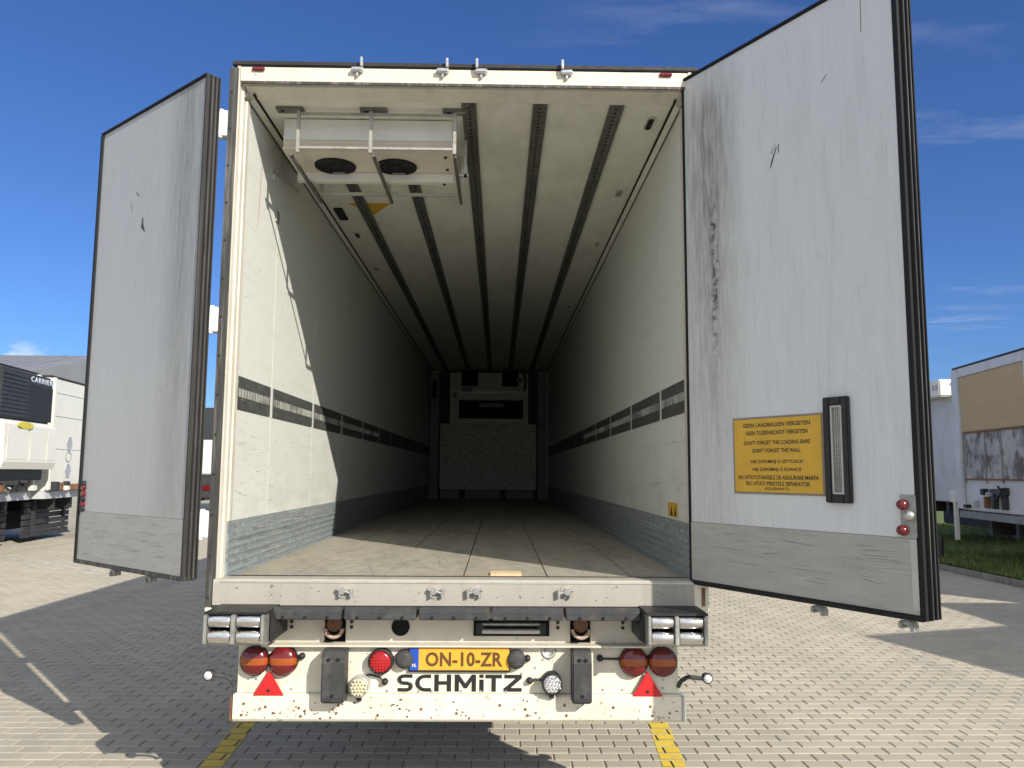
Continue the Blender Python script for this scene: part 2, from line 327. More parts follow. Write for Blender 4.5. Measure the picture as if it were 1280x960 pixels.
def text(name, s, size, m, parent, loc, rot, width=None, height=None, bold=0, ext=.0008, align='LEFT', space=1.0):
    cu = bpy.data.curves.new(name, 'FONT'); cu.body = s; cu.size = size; cu.offset = bold; cu.extrude = ext; cu.align_x = 'LEFT'; cu.space_character = space
    cu.resolution_u = 3
    o = bpy.data.objects.new(name, cu); C.objects.link(o)
    bpy.context.view_layer.update()
    me = bpy.data.meshes.new_from_object(o.evaluated_get(bpy.context.evaluated_depsgraph_get()))
    bpy.data.objects.remove(o); bpy.data.curves.remove(cu)
    co = np.empty(len(me.vertices)*3); me.vertices.foreach_get('co', co); co = co.reshape(-1, 3)
    mn, mx = co.min(0), co.max(0)
    co[:,0] -= mn[0]; co[:,1] -= mn[1]; w_, h_ = mx[0]-mn[0], mx[1]-mn[1]
    if width: co[:,0] *= width/w_; w_ = width
    if height: co[:,1] *= height/h_
    if align == 'CENTER': co[:,0] -= w_/2
    me.vertices.foreach_set('co', co.ravel()); me.update()
    me.materials.clear(); me.materials.append(M[m])
    q = bpy.data.objects.new(name, me); C.objects.link(q); q.parent = parent; q.location = loc; q.rotation_euler = rot
    return q

# ================================================================== GROUND
g = MB(); g.add([(-900,-900,-.0085),(900,-900,-.0085),(900,1200,-.0085),(-900,1200,-.0085)], [(0,1,2,3)])
ground = g.build('paved_yard', 'bed'); tag(ground, 'beige concrete paving of the trailer yard laid in running bond', kind='structure')
GAP, CH = .003, .0075
def cell(r, c):
    """centre of the paver in row r, column c"""
    return OX + (c + .5 - (.5 if r % 2 else 0))*PX, OY + (r+.5)*PY
hx, hy = PX/2-GAP/2, PY/2-GAP/2
BV = np.array([(-hx,-hy,-.0055),(hx,-hy,-.0055),(hx,hy,-.0055),(-hx,hy,-.0055),(-hx+CH,-hy+CH,0),(hx-CH,-hy+CH,0),(hx-CH,hy-CH,0),(-hx+CH,hy-CH,0)])
BF = np.array([(4,5,6,7),(0,1,5,4),(1,2,6,5),(2,3,7,6),(3,0,4,7)])
pm = bpy.data.meshes.new('paver'); pm.from_pydata([tuple(v) for v in BV], [], [tuple(int(i) for i in f) for f in BF]); pm.materials.append(M['paver']); pm.update()
rng_ = np.random.default_rng(3)
single, field = [], []
for r in range(int(-1.4/PY), int(17/PY)):
    y = OY + (r+.5)*PY
    xl, xr = -.70*(y+4.264)-1.2, .70*(y+4.264)+1.2
    for c in range(int(xl/PX), int(xr/PX)+1):
        x, yy = cell(r, c)
        if x > 8.30: continue
        if len(single) < 300 and y > .66 and abs(x-.2) < .645*(y+4.1): single.append((x, yy))
        else: field.append((x, yy))
for x, y in single:
    o = bpy.data.objects.new('paver', pm); C.objects.link(o); o.parent = ground
    o.location = (x, y, random.uniform(-.0012, .0004)); o.rotation_euler = (random.uniform(-.006,.006), random.uniform(-.004,.004), random.uniform(-.005,.005))
F = np.array(field); nB = len(F)
V = np.tile(BV, (nB,1,1)); tilt = rng_.uniform(-.006,.006,(nB,2))
V[:,:,2] += V[:,:,1]*tilt[:,0:1] + V[:,:,0]*tilt[:,1:2] + rng_.uniform(-.0012,.0004,(nB,1))
V[:,:,0] += F[:,0:1]; V[:,:,1] += F[:,1:2]
FF = (BF[None] + (np.arange(nB)*8)[:,None,None]).reshape(-1)
me = bpy.data.meshes.new('paver_field'); me.vertices.add(nB*8); me.vertices.foreach_set('co', V.ravel())
me.loops.add(len(FF)); me.loops.foreach_set('vertex_index', FF.astype(np.int32))
me.polygons.add(nB*5); me.polygons.foreach_set('loop_start', np.arange(nB*5, dtype=np.int32)*4); me.polygons.foreach_set('loop_total', np.full(nB*5, 4, dtype=np.int32)); me.polygons.foreach_set('use_smooth', np.zeros(nB*5, dtype=bool))
me.update(calc_edges=True); me.materials.append(M['paver'])
o = bpy.data.objects.new('paver_field', me); C.objects.link(o); o.parent = ground; o['kind'] = 'stuff'

def clip(poly, a, b, cc):   # keep a*x+b*y<=cc
    outp = []
    for i in range(len(poly)):
        p, q = poly[i], poly[(i+1) % len(poly)]
        dp, dq = a*p[0]+b*p[1]-cc, a*q[0]+b*q[1]-cc
        if dp <= 0: outp.append(p)
        if dp*dq < 0:
            t = dp/(dp-dq); outp.append((p[0]+(q[0]-p[0])*t, p[1]+(q[1]-p[1])*t))
    return outp
def painted_line(name, p, q, wd, m, label):
    """paint lies on the top of each paver, the joints stay open"""
    p = Vector(p); q = Vector(q); d = (q-p).normalized(); nn = Vector((-d.y, d.x))
    mb = MB()
    r0_, r1_ = sorted((p.y, q.y))
    for r in range(int(math.floor((r0_-OY)/PY))-1, int((r1_-OY)/PY)+2):
        x0, x1 = min(p.x,q.x)-.4, max(p.x,q.x)+.4
        for c in range(int(math.floor(x0/PX))-1, int(x1/PX)+2):
            x, y = cell(r, c)
            a, b = hx-CH*.75, hy-CH*.75
            poly = [(x-a,y-b),(x+a,y-b),(x+a,y+b),(x-a,y+b)]
            poly = clip(poly, nn.x, nn.y, nn.dot(p)+wd/2)
            if len(poly) > 2: poly = clip(poly, -nn.x, -nn.y, -(nn.dot(p)-wd/2))
            if len(poly) > 2: poly = clip(poly, d.x, d.y, d.dot(q))
            if len(poly) > 2: poly = clip(poly, -d.x, -d.y, -d.dot(p))
            if len(poly) > 2: mb.add([(u, v, .0022) for u, v in poly], [tuple(range(len(poly)))])
    o = mb.build(name, m, ground, fix=False); o['label'] = label
painted_line('parking_line', (1.22,.05), (1.50,3.6), .14, 'liney', 'yellow parking bay line to the right under the bumper')
painted_line('parking_line', (-1.45,.05), (-1.66,3.6), .13, 'liney', 'yellow parking bay line to the left in the trailer shadow')
painted_line('parking_line', (-11,13.1), (-6.2,9.6), .12, 'linew', 'worn white painted line running to the left trailers')

# ================================================================== MAIN TRAILER
T = thing('semi_trailer', 'white refrigerated semi-trailer seen from behind with both rear doors swung open', 'trailer', (0,0,0))
LEN = 12.3; ZF = 1.2; ZC = 3.85
# outer shell
MB().box(-1.30,-1.235,.10,LEN+.1,1.02,3.99).build('side_wall', 'cream_shell', T)
MB().box(1.235,1.30,.10,LEN+.1,1.02,3.99).build('side_wall', 'cream_shell', T)
MB().box(-1.298,1.298,.10,LEN+.1,3.87,3.988).build('roof', 'cream_shell', T)
MB().box(-1.234,1.234,.06,LEN+.1,1.06,1.17).build('floor_structure', 'chassis', T)
MB().box(-1.297,1.297,LEN+.1,LEN+.2,1.02,3.98).build('front_wall', 'cream_shell', T)
# interior wall panels with seams, load tracks, kick plates
seams = [.10, .765, 1.895, 3.03] + [3.03+1.135*i for i in range(1, 8)] + [LEN+.09]
for sx in (-1, 1):
    for a, b in zip(seams[:-1], seams[1:]):
        MB().box(sx*1.2345, sx*1.2285, a+.0025, b-.0025, 1.48, 3.835).build('wall_panel', 'wall', T, .0012)
    for i, (a, b) in enumerate(zip(seams[:-1], seams[1:])):
        a2, b2 = a+(.035 if i else -.03), b-.035
        z0, z1 = 2.085, 2.268
        bar = MB().box(sx*1.2285, sx*1.2225, a2, b2, z0, z1).build('load_track', 'track', T, .001)
        if i < 5:
            mb = MB(); nsl = max(4, int((b2-a2)/.048)); st = (b2-a2)/nsl
            for j in range(nsl): mb.box(sx*1.2225, sx*1.2195, a2+j*st+.006, a2+(j+1)*st-.014, 2.153, 2.200)
            o = mb.build('track_slots', 'slot', bar, fix=True); o['kind'] = 'stuff'
        MB().box(sx*1.2285, sx*1.2255, b2+.012, b2+.058, z0-.004, z1+.004).build('track_bracket', 'wall', T)
    # kick plate: smooth above, ribbed below
    pr = [(sx*1.2345,1.175),(sx*1.2345,1.482),(sx*1.222,1.486),(sx*1.2195,1.47)]
    z = 1.40
    while z > 1.21:
        pr += [(sx*1.2195, z), (sx*1.2145, z-.006), (sx*1.2145, z-.016), (sx*1.2195, z-.022)]; z -= .042
    pr += [(sx*1.2195,1.203),(sx*1.195,1.199),(sx*1.195,1.175)]
    MB().prism(pr, 1, .04, LEN+.09).build('kick_plate', 'kick', T)
    # ceiling corner moulding
    MB().prism([(sx*1.2345,3.828),(sx*1.2345,3.868),(sx*1.195,3.868),(sx*1.195,3.848),(sx*1.199,3.844),(sx*1.220,3.832),(sx*1.2225,3.828)], 1, .107, LEN+.09).build('corner_moulding', 'ceil', T)
    MB().box(sx*1.182, sx*1.194, .05, LEN, 3.846, 3.857).build('ceiling_joint', 'hole', T)
    MB().box(sx*1.2215, sx*1.2275, .02, LEN, 3.815, 3.8275).build('moulding_edge', 'rail', T)
# ceiling panels with cross seams
cs = [.107, 1.15, 2.3, 3.45, 4.6, 5.75, 6.9, 8.05, 9.2, 10.35, LEN+.09]
for a, b in zip(cs[:-1], cs[1:]): MB().box(-1.1815, 1.1815, a+.0006, b-.0006, 3.852, 3.869).build('ceiling_panel', 'ceil', T)
for i, x in enumerate((-.892, -.436, .015, .425, .867)):
    x0, x1 = x-.042, x+.042
    rl = MB().prism([(x0,3.8515),(x0,3.838),(x0+.012,3.838),(x0+.016,3.845),(x1-.016,3.845),(x1-.012,3.838),(x1,3.838),(x1,3.8515)], 1, (.112 if i > 1 else .95), LEN+.08).build('ceiling_rail', 'rail', T)
    mb = MB(); y = .16 if i > 1 else 1.0
    while y < 9: mb.cyl((x,y,3.8448),(x,y,3.8425),.009,6); y += .05
    o = mb.build('rail_holes', 'hole', rl, fix=False); o['kind'] = 'stuff'
for x, y, m, l1, w1 in ((1.095,.34,'hole',.17,.045), (1.092,1.555,'block',.13,.045), (1.08,5.66,'block',.13,.045), (-1.085,3.88,'block',.13,.045), (-1.07,2.70,'hole',.14,.04), (1.09,2.9,'block',.1,.035), (-1.08,6.4,'block',.1,.035), (1.09,8.6,'block',.1,.035)):
    pts = [(x+w1/2*math.cos(t)*1.0, y+(l1/2-w1/2)*(1 if math.sin(t) > 0 else -1)+w1/2*math.sin(t)) for t in [2*PI*k/20 for k in range(20)]]
    lo = MB().prism(pts, 2, 3.853, 3.84).build('ceiling_lamp', 'alu', T)
    pts = [(x+(p[0]-x)*.72, y+(p[1]-y)*.85) for p in pts]
    MB().prism(pts, 2, 3.8405, 3.836).build('lamp_insert', m, lo)
MB().box(-1.14,-1.07, 1.98, 2.26, 3.835, 3.853).build('ceiling_box', 'hole', T, .004)
tr = MB().prism([(-1.0,1.865),(-.66,1.855),(-.84,2.15)], 2, 3.853, 3.8495).build('hazard_triangle', 'yell', T); tr['label'] = 'yellow triangular hazard sticker on the ceiling behind the evaporator'
# floor planks
fx = [-1.196,-.885,-.40,.02,.468,.92,1.196]
for a, b in zip(fx[:-1], fx[1:]): MB().box(a+.003, b-.003, .062, LEN, 1.165, 1.2).build('floor_plank', 'floor', T, .0015)
for x, y, r in ((.62,.9,.006),(.7,.95,.005),(-.2,2.9,.012),(-.45,2.55,.01),(.3,3.2,.012),(-.05,3.4,.01),(.1,2.2,.008),(.8,1.8,.009)):
    MB().box(x,x+r*1.4,y,y+r,1.2,1.2+r*.5).build('floor_debris', 'wood', T)
# far bulkhead
M['bulk'] = mat('rough_bulkhead_board', (.62,.60,.52), .8, var=.15, scale=25, dirt=[((.16,.14,.11), 16, (.6,1,1.6), .52, .66, .75), ((.25,.23,.19), 40, (.3,1,2), .55, .68, .6)], bump=.003, bscale=40)
M['dpost'] = mat('dull_post', (.20,.21,.20), .6, var=.15)
B = MB().box(-1.0,.97,LEN-.12,LEN-.02,1.40,2.74).build('bulkhead_board', 'bulk', T, .006)
for x in (-1.12, 1.09): MB().box(x-.09,x+.09,LEN-.16,LEN-.02,1.2,3.80).build('bulkhead_post', 'dpost', T, .006)
for x0, x1 in ((-.98,-.60),(-.47,.24),(.36,.92)): MB().box(x0,x1,LEN-.10,LEN-.03,1.21,1.39).build('bulkhead_foot', 'dpost', T, .006)
MB().box(-1.03,1.0,LEN-.02,LEN+.06,1.2,3.84).build('bulkhead_backing', 'rubber', T)
MB().box(-.80,.80,LEN-.25,LEN-.021,3.22,3.78).build('air_duct_cover', 'plastic_g', T, .01)
for x0, x1 in ((-.80,-.62),(.70,.80)): MB().box(x0,x1,LEN-.2,LEN-.021,2.84,3.22).build('return_air_side', 'plastic_g', T)
MB().box(-.80,.80,LEN-.2,LEN-.021,2.745,2.84).build('return_air_sill', 'plastic_g', T)
MB().box(-.61,.69,LEN-.06,LEN-.03,2.84,3.22).build('return_air_opening', 'hole', T)
for x, z, w_ in ((-.45,3.42,.18),(.05,3.10,.5),(.62,3.62,.12),(-.70,3.3,.08)): MB().box(x-w_/2,x+w_/2,LEN-.34,LEN-.2505,z-.04,z+.05).build('duct_fitting', 'dpost', T, .01)
MB().box(-.80,.80,LEN-.30,LEN-.251,3.36,3.385).build('duct_ledge', 'alu', T)
MB().tube([(.70,LEN-.30,3.80),(.74,LEN-.32,3.6),(.72,LEN-.30,3.4)],.02).build('cable_loop', 'black', T)
MB().box(-1.17,-1.08,LEN-.19,LEN-.161,3.25,3.62).build('post_opening', 'hole', T)
for x in (-.40, .43): MB().box(x-.17,x+.17,LEN-.30,LEN-.252,3.50,3.84).build('fan_opening', 'hole', T)
# rear frame ------------------------------------------------------
def post(sx):
    # stepped post: outer dark strip, cream face, stepped reveal
    p = [(sx*1.300,-.0),(sx*1.268,-.0),(sx*1.268,-.012),(sx*1.262,-.02),(sx*1.246,-.02),(sx*1.243,.012),(sx*1.232,.016),(sx*1.230,.05),(sx*1.222,.055),(sx*1.222,.10),(sx*1.300,.10)]
    return MB().prism(p, 2, 1.04, 3.985).build('frame_post', 'post', T)
post(-1); post(1)
for sx in (-1, 1):
    st = MB().box(sx*1.303, sx*1.254, -.0225, .0, 1.045, 3.97).build('post_seal', 'rubber_grey', T)
    mb = MB()
    for k in range(14): mb.cyl((sx*1.288,-.0225,1.1+k*.21),(sx*1.288,-.026,1.1+k*.21),.006,8)
    o = mb.build('rivets', 'black', st); o['kind'] = 'stuff'
hd = MB().prism([(-.02,3.898),(-.02,3.978),(0,3.985),(.10,3.985),(.10,3.87),(.02,3.886)], 0, -1.2425, 1.2425).build('header', 'cream', T)
MB().box(-1.29,1.30,-.028,.10,3.986,4.012).build('roof_edge_seal', 'rubber', T, .004)
MB().prism([(.008,3.876),(.008,3.897),(.105,3.868),(.105,3.847)], 0, -1.222, 1.222).build('lintel', 'lintel', T)
MB().box(-1.235,1.235,-.0215,-.012,3.882,3.897).build('header_seal', 'rubber_grey', T)
for x in (-1.145, 1.119):
    MB().box(x-.035,x+.035,-.034,-.021,3.952,3.976).build('marker_lamp', 'dred', hd, .005)
for x in (-.598,-.125,.09,.565):
    s = 1 if x in (-.125,.09) or True else 1
    k = MB().box(x-.034,x+.034,-.052,-.021,3.95,3.975).build('lock_keeper', 'steel', hd, .006)
    MB().box(x+.018 if x < .05 else x-.032, x+.032 if x < .05 else x-.018, -.058,-.02,3.975,4.03).build('keeper_hook', 'steel', k, .003)
    MB().box(x-.006,x+.006,-.04,-.021,3.925,3.95).build('keeper_stem', 'steel', k, .002)
# sill
sill = MB().prism([(-.03,1.06),(-.03,1.178),(-.022,1.195),(.06,1.199),(.06,1.05),(0,1.05)], 0, -1.262, 1.262).build('sill', 'sill', T)
MB().box(-1.235,1.235,.061,.068,1.19,1.2035).build('threshold_seal', 'rubber', T)
MB().box(-1.262,1.262,-.033,-.0305,1.05,1.064).build('sill_seal', 'rubber', T)
MB().box(-1.225,1.225,-.0335,-.022,1.178,1.186).build('sill_lip', 'alu', T)
MB().box(1.225,1.300,-.036,.05,1.04,1.182).build('corner_bracket', 'cream_low', T, .003)
MB().box(1.262,1.280,-.041,-.0365,1.068,1.16).build('rusty_slot', 'rust', T)
MB().box(-1.300,-1.2625,-.028,.05,1.03,1.05).build('corner_bracket', 'cream_low', T, .002)
for i, x in enumerate((-.594,-.125,.095,.563)):
    k = MB().cyl((x,-.03,1.137),(x,-.036,1.137),.036,18).build('cam_keeper', 'sill', sill)
    s = -1 if i < 2 else 1
    k2 = MB().cyl((x,-.036,1.140),(x,-.062,1.140),.017,12).cyl((x-.045*s,-.05,1.128),(x+.028*s,-.05,1.148),.009,8).cyl((x-.045*s,-.05,1.150),(x-.043*s,-.05,1.112),.010,8).cyl((x+.012*s,-.05,1.145),(x+.014*s,-.05,1.110),.008,8)
    k2.build('cam_pin', 'steel', sill)
# hinges (left side shows between the door and the post)
for z0, z1 in ((3.577,3.723),(2.487,2.622),(1.402,1.542)):
    MB().box(-1.352,-1.303,-.028,.035,z0,z1).cyl((-1.345,-.01,z0-.008),(-1.345,-.01,z1+.008),.016,14).build('hinge', 'cream_shell', T, .004)
    MB().box(1.303,1.345,-.02,.035,z0,z1).build('hinge', 'cream_shell', T, .004)
# rubber dock buffers ----------------------------------------------
edges = [-.985,-.60,-.213,.168,.553,.955]
for a, b in zip(edges[:-1], edges[1:]):
    a, b = .203+(a-.203)*.9625, .203+(b-.203)*.9625
    rb = MB().prism([(-.16,1.014),(-.16,1.046),(-.13,1.074),(.0,1.049),(.0,1.01)], 0, a+.008, b-.006).build('dock_buffer', 'buffer', T, .004)
    mb = MB()
    for k in range(3): x = a + (b-a)*(.2+.3*k); mb.cyl((x,-.16,1.026),(x,-.164,1.026),.008,10)
    o = mb.build('buffer_bolts', 'hole', rb); o['kind'] = 'stuff'
up_ = MB()
# upper rear panel with square openings
opens = [(-.695,-.585),(.585,.690)]
xs = [-1.0,-.695,-.585,.585,.690,1.0]
for a, b in ((-1.0,-.695),(-.585,.585),(.690,1.0)): up_.box(a,b,.03,.05,.868,1.0585)
up_.build('upper_rear_panel', 'cream', T, .002)
MB().box(-.99,.99,.10,.12,.82,1.04).build('cross_member', 'chassis', T)
MB().box(-1.0,1.0,-.045,.052,.858,.8675).build('panel_ledge', 'cream', T, .002)
for a, b in opens:
    x = (a+b)/2
    MB().box(a+.002,b-.002,.085,.095,.869,.988).build('opening_back', 'hole', T)
    mb = MB(); n = 20
    vs = []; fs = []
    for i in range(n+1):
        t = PI + PI*i/n
        for r in (.052,.036): vs += [(x+r*math.cos(t), .01, .945+r*math.sin(t)), (x+r*math.cos(t), -.02, .945+r*math.sin(t))]
    for i in range(n):
        k = i*4; fs += [(k+1,k+5,k+7,k+3),(k,k+4,k+5,k+1),(k+2,k+3,k+7,k+6)]
    mb.add(vs, fs, True).build('rope_ring', 'rustp', T)
    MB().cyl((x,.03,.965),(x,-.005,.965),.038,18).build('ring_hub', 'rust', T)
MB().cyl((-.30,.029,.948),(-.30,.024,.948),.047,24).build('round_opening', 'hole', T)
for x in (-.865,-.585+.03,.44+.08,.86):
    mb = MB()
    for z in (.972,.945): mb.cyl((x,.03,z),(x,.024,z),.009,10)
    o = mb.build('bolt_pair', 'black', T)
# sliding support recess
MB().box(.08,.475,.022,.0295,.903,.99).build('step_recess', 'hole', T)
for z in (.968,.932): MB().cyl((.125,-.002,z),(.425,-.002,z),.0085 if z > .95 else .0125,12).build('recess_bar', 'alu' if z < .95 else 'block', T)
for x in (.115,.435): MB().box(x-.022,x+.022,-.01,.0215,.915,.975).build('recess_bracket', 'black', T, .004)
# guide roller blocks -------------------------------------------------
def roller(x0):
    w = .297; F = -.29
    mb = MB()
    mb.box(x0,x0+w,F+.05,.09,.908,.921)
    for x in (x0, x0+w-.022): mb.box(x,x+.016,F,.09,.9212,1.0578)
    mb.box(x0+.131,x0+.152,F,.09,.9212,1.0578)
    b = mb.build('roller_housing', 'block', T, .003)
    MB().box(x0-.002,x0+w+.002,F+.02,-.034,1.058,1.070).build('housing_cover', 'black', b, .002)
    MB().box(x0+.0165,x0+w-.0225,F+.09,F+.10,.9215,1.0575).build('roller_back', 'hole', b)
    for a, c in ((x0+.020,x0+.127),(x0+.156,x0+w-.026)):
        for z in (1.025,.952):
            MB().lathe((a,F+.035,z),(1,0,0),[(0,0),(.028,0),(.031,.004),(.031,c-a-.004),(.028,c-a),(0,c-a)],24).build('guide_roller', 'chrome', b)
roller(-1.212); roller(.936)
MB().prism([(-.914,.912),(-.885,.93),(-.885,1.0),(-.914,1.06)], 1, -.20, .02).build('end_gusset', 'black', T)
MB().prism([(.935,.912),(.905,.93),(.905,1.0),(.935,1.06)], 1, -.20, .02).build('end_gusset', 'black', T)
# light panel and bumper ---------------------------------------------
lp = MB().box(-1.125,1.14,.0,.018,.622,.857).build('light_panel', 'cream_low', T, .002)
bp_ = MB().prism([(-.028,.50),(-.028,.612),(-.018,.621),(.08,.621),(.08,.486),(-.016,.486)], 0, -1.135, 1.15).build('underride_bumper', 'cream_low', T)
MB().box(1.151,1.172,-.03,.08,.486,.615).build('bumper_end_cap', 'alu', T, .006)
MB().box(-1.156,-1.136,-.02,.08,.486,.61).build('bumper_end_cap', 'rust', T, .004)
mb = MB()
for k, (x, z) in enumerate([(-.97,.56),(-.93,.53),(-.80,.555),(-.79,.515),(-.77,.54),(-.60,.568),(-.61,.53),(-.18,.55),(.0,.53),(.22,.57),(.35,.55),(.36,.52),(.55,.57),(.56,.52),(.80,.56),(.99,.565),(1.0,.52),(-1.08,.575),(-1.09,.52),(-.40,.52)]):
    mb.cyl((x,-.028,z),(x,-.0305,z),.0075,8)
o = mb.build('bolt_heads', 'rust', bp_); o['kind'] = 'stuff'
mb = MB()
for x, z in [(-1.05,.70),(-1.07,.69),(-1.03,.69),(-.70,.80),(-.66,.63),(-.24,.73),(-.40,.66),(-.20,.62+.01),(.02,.632),(.25,.632),(.40,.75),(.44,.79),(.47,.79),(.33,.72),(.75,.64),(.85,.64),(.98,.66),(1.06,.69),(1.06,.65),(.83,.80),(-.85,.64),(-.36,.632),(-.13,.632),(.12,.632)]:
    mb.cyl((x,0,z),(x,-.003,z),.006,8)
o = mb.build('panel_rivets', 'block', lp); o['kind'] = 'stuff'
def chips(name, parent, m, spots, y):
    mb = MB()
    for x, z, r in spots:
        k = random.randint(5, 8); a0 = random.random()*6
        mb.add([(x+r*random.uniform(.4,1.3)*math.cos(a0+2*PI*i/k), y, z+r*random.uniform(.3,.9)*math.sin(a0+2*PI*i/k)) for i in range(k)], [tuple(range(k))])
    o = mb.build(name, m, parent, fix=False); o['kind'] = 'stuff'
rs = random.Random(11)
chips('paint_chips', bp_, 'rust', [(rs.uniform(-1.12,1.13), .503+abs(rs.gauss(0,.02)), rs.uniform(.003,.009)) for _ in range(32)] + [(rs.uniform(-1.1,1.1), rs.uniform(.51,.61), rs.uniform(.0015,.004)) for _ in range(16)], -.0287)
chips('dirt_spots', bp_, 'track', [(rs.choice((-.78,-.6,-.3,.02,.35,.6,-1.0))+rs.gauss(0,.05), rs.uniform(.505,.60), rs.uniform(.003,.009)) for _ in range(50)], -.0289)
chips('panel_chips', lp, 'rust', [(rs.uniform(-1.1,1.12), rs.uniform(.625,.855), rs.uniform(.0015,.0035)) for _ in range(30)], -.0008)
chips('sill_scratches', sill, 'track', [(rs.uniform(-1.2,1.2), rs.uniform(1.07,1.175), rs.uniform(.002,.006)) for _ in range(60)], -.0307)
# lamps
def tail_lamp(x, z=.786):
    mb = MB(); n = 32; prof = [(.074,0),(.074,-.03),(.071,-.046),(.058,-.055),(.035,-.060),(.0,-.061)]
    mb.lathe((x,0,z),(0,1,0),prof[:2],n)
    o = mb.build('tail_lamp', 'black', T)
    mb = MB(); rs = [(math.sin(t)*.071, -.03-.032*math.cos(t)) for t in [PI/2*k/10 for k in range(10,-1,-1)]]
    vs = []; fs = []
    # lens as three horizontal bands: grid over disc
    nz = 18; nx = 18
    def dome(px_, pz_):
        r = math.hypot(px_, pz_); q = max(0, 1-(r/.071)**2); return -.03-.032*(q**.5)
    for band, (z0, z1, m) in enumerate(((-.071,-.016,'dred'),(-.016,.018,'amber'),(.018,.071,'dred'))):
        b = MB(); K = 10
        grid = []
        for j in range(K+1):
            zz_ = z0+(z1-z0)*j/K; hw = math.sqrt(max(0,.071**2-zz_**2))
            grid.append([(x+hw*(2*i/16-1), dome(hw*(2*i/16-1), zz_), z+zz_) for i in range(17)])
        b.add([p for row in grid for p in row], [(j*17+i, j*17+i+1, (j+1)*17+i+1, (j+1)*17+i) for j in range(K) for i in range(16)], True)
        b.build('lens', m, o)
    return o
for x in (-1.036,-.889,.908,1.058): tail_lamp(x)
def round_lamp(name, x, z, r, m, depth=.03, rim='black', y0=0):
    o = MB().lathe((x,y0,z),(0,-1,0),[(r,0),(r,depth),(r*.86,depth+.002),(r*.86,depth-.004),(0,depth-.004)],28).build(name, rim, T)
    b = MB(); b.lathe((x,y0-depth+.004,z),(0,-1,0),[(r*.85,0),(r*.85,.004),(r*.6,.011),(0,.014)],28); b.build('lens', m, o)
    return o
fl = round_lamp('fog_lamp', -.391,.786,.064,'red',.045); fl['label'] = 'round red fog lamp left of the number plate'
o = MB(); 
for i in range(-3,4):
    for j in range(-3,4):
        if i*i+j*j < 11: o.cyl((-.391+i*.0145,-.05,.786+j*.0145),(-.391+i*.0145,-.058,.786+j*.0145),.0045,6)
o.build('led_dots', 'refl', fl)['kind'] = 'stuff'
wl = round_lamp('reversing_lamp', -.492,.668,.050,'lens_w',.075,'alu'); wl['label'] = 'yellowish round reversing lamp in a grey ring'
wr = round_lamp('reversing_lamp', .484,.684,.052,'lens_c',.075,'black'); wr['label'] = 'clear round reversing lamp with bright lens cells'
for lamp, (x, z) in ((wl,(-.495,.668)),(wr,(.484,.684))):
    o = MB()
    for i in range(-2,3):
        for j in range(-2,3):
            if i*i+j*j < 6: o.lathe((x+i*.017+(j%2)*.006,-.083,z+j*.016),(0,-1,0),[(.0075,0),(.006,.006),(0,.008)],8)
    o.build('lens_cells', 'chrome' if lamp is wr else 'lens_w', lamp)['kind'] = 'stuff'
    MB().box(x-.012,x+.012,-.05,-.002,z-.075,z-.05).build('lamp_bracket', 'black', lamp)
for x in (-.958, .977):
    t_ = MB().prism([(x-.078,.614),(x+.078,.614),(x,.738)], 1, -.030, -.018).build('reflector_triangle', 'refl', T, .002)
    if x > 0: pass
    MB().cyl((x,-.030,.640),(x,-.034,.640),.008,10).build('reflector_screw', 'black', t_)
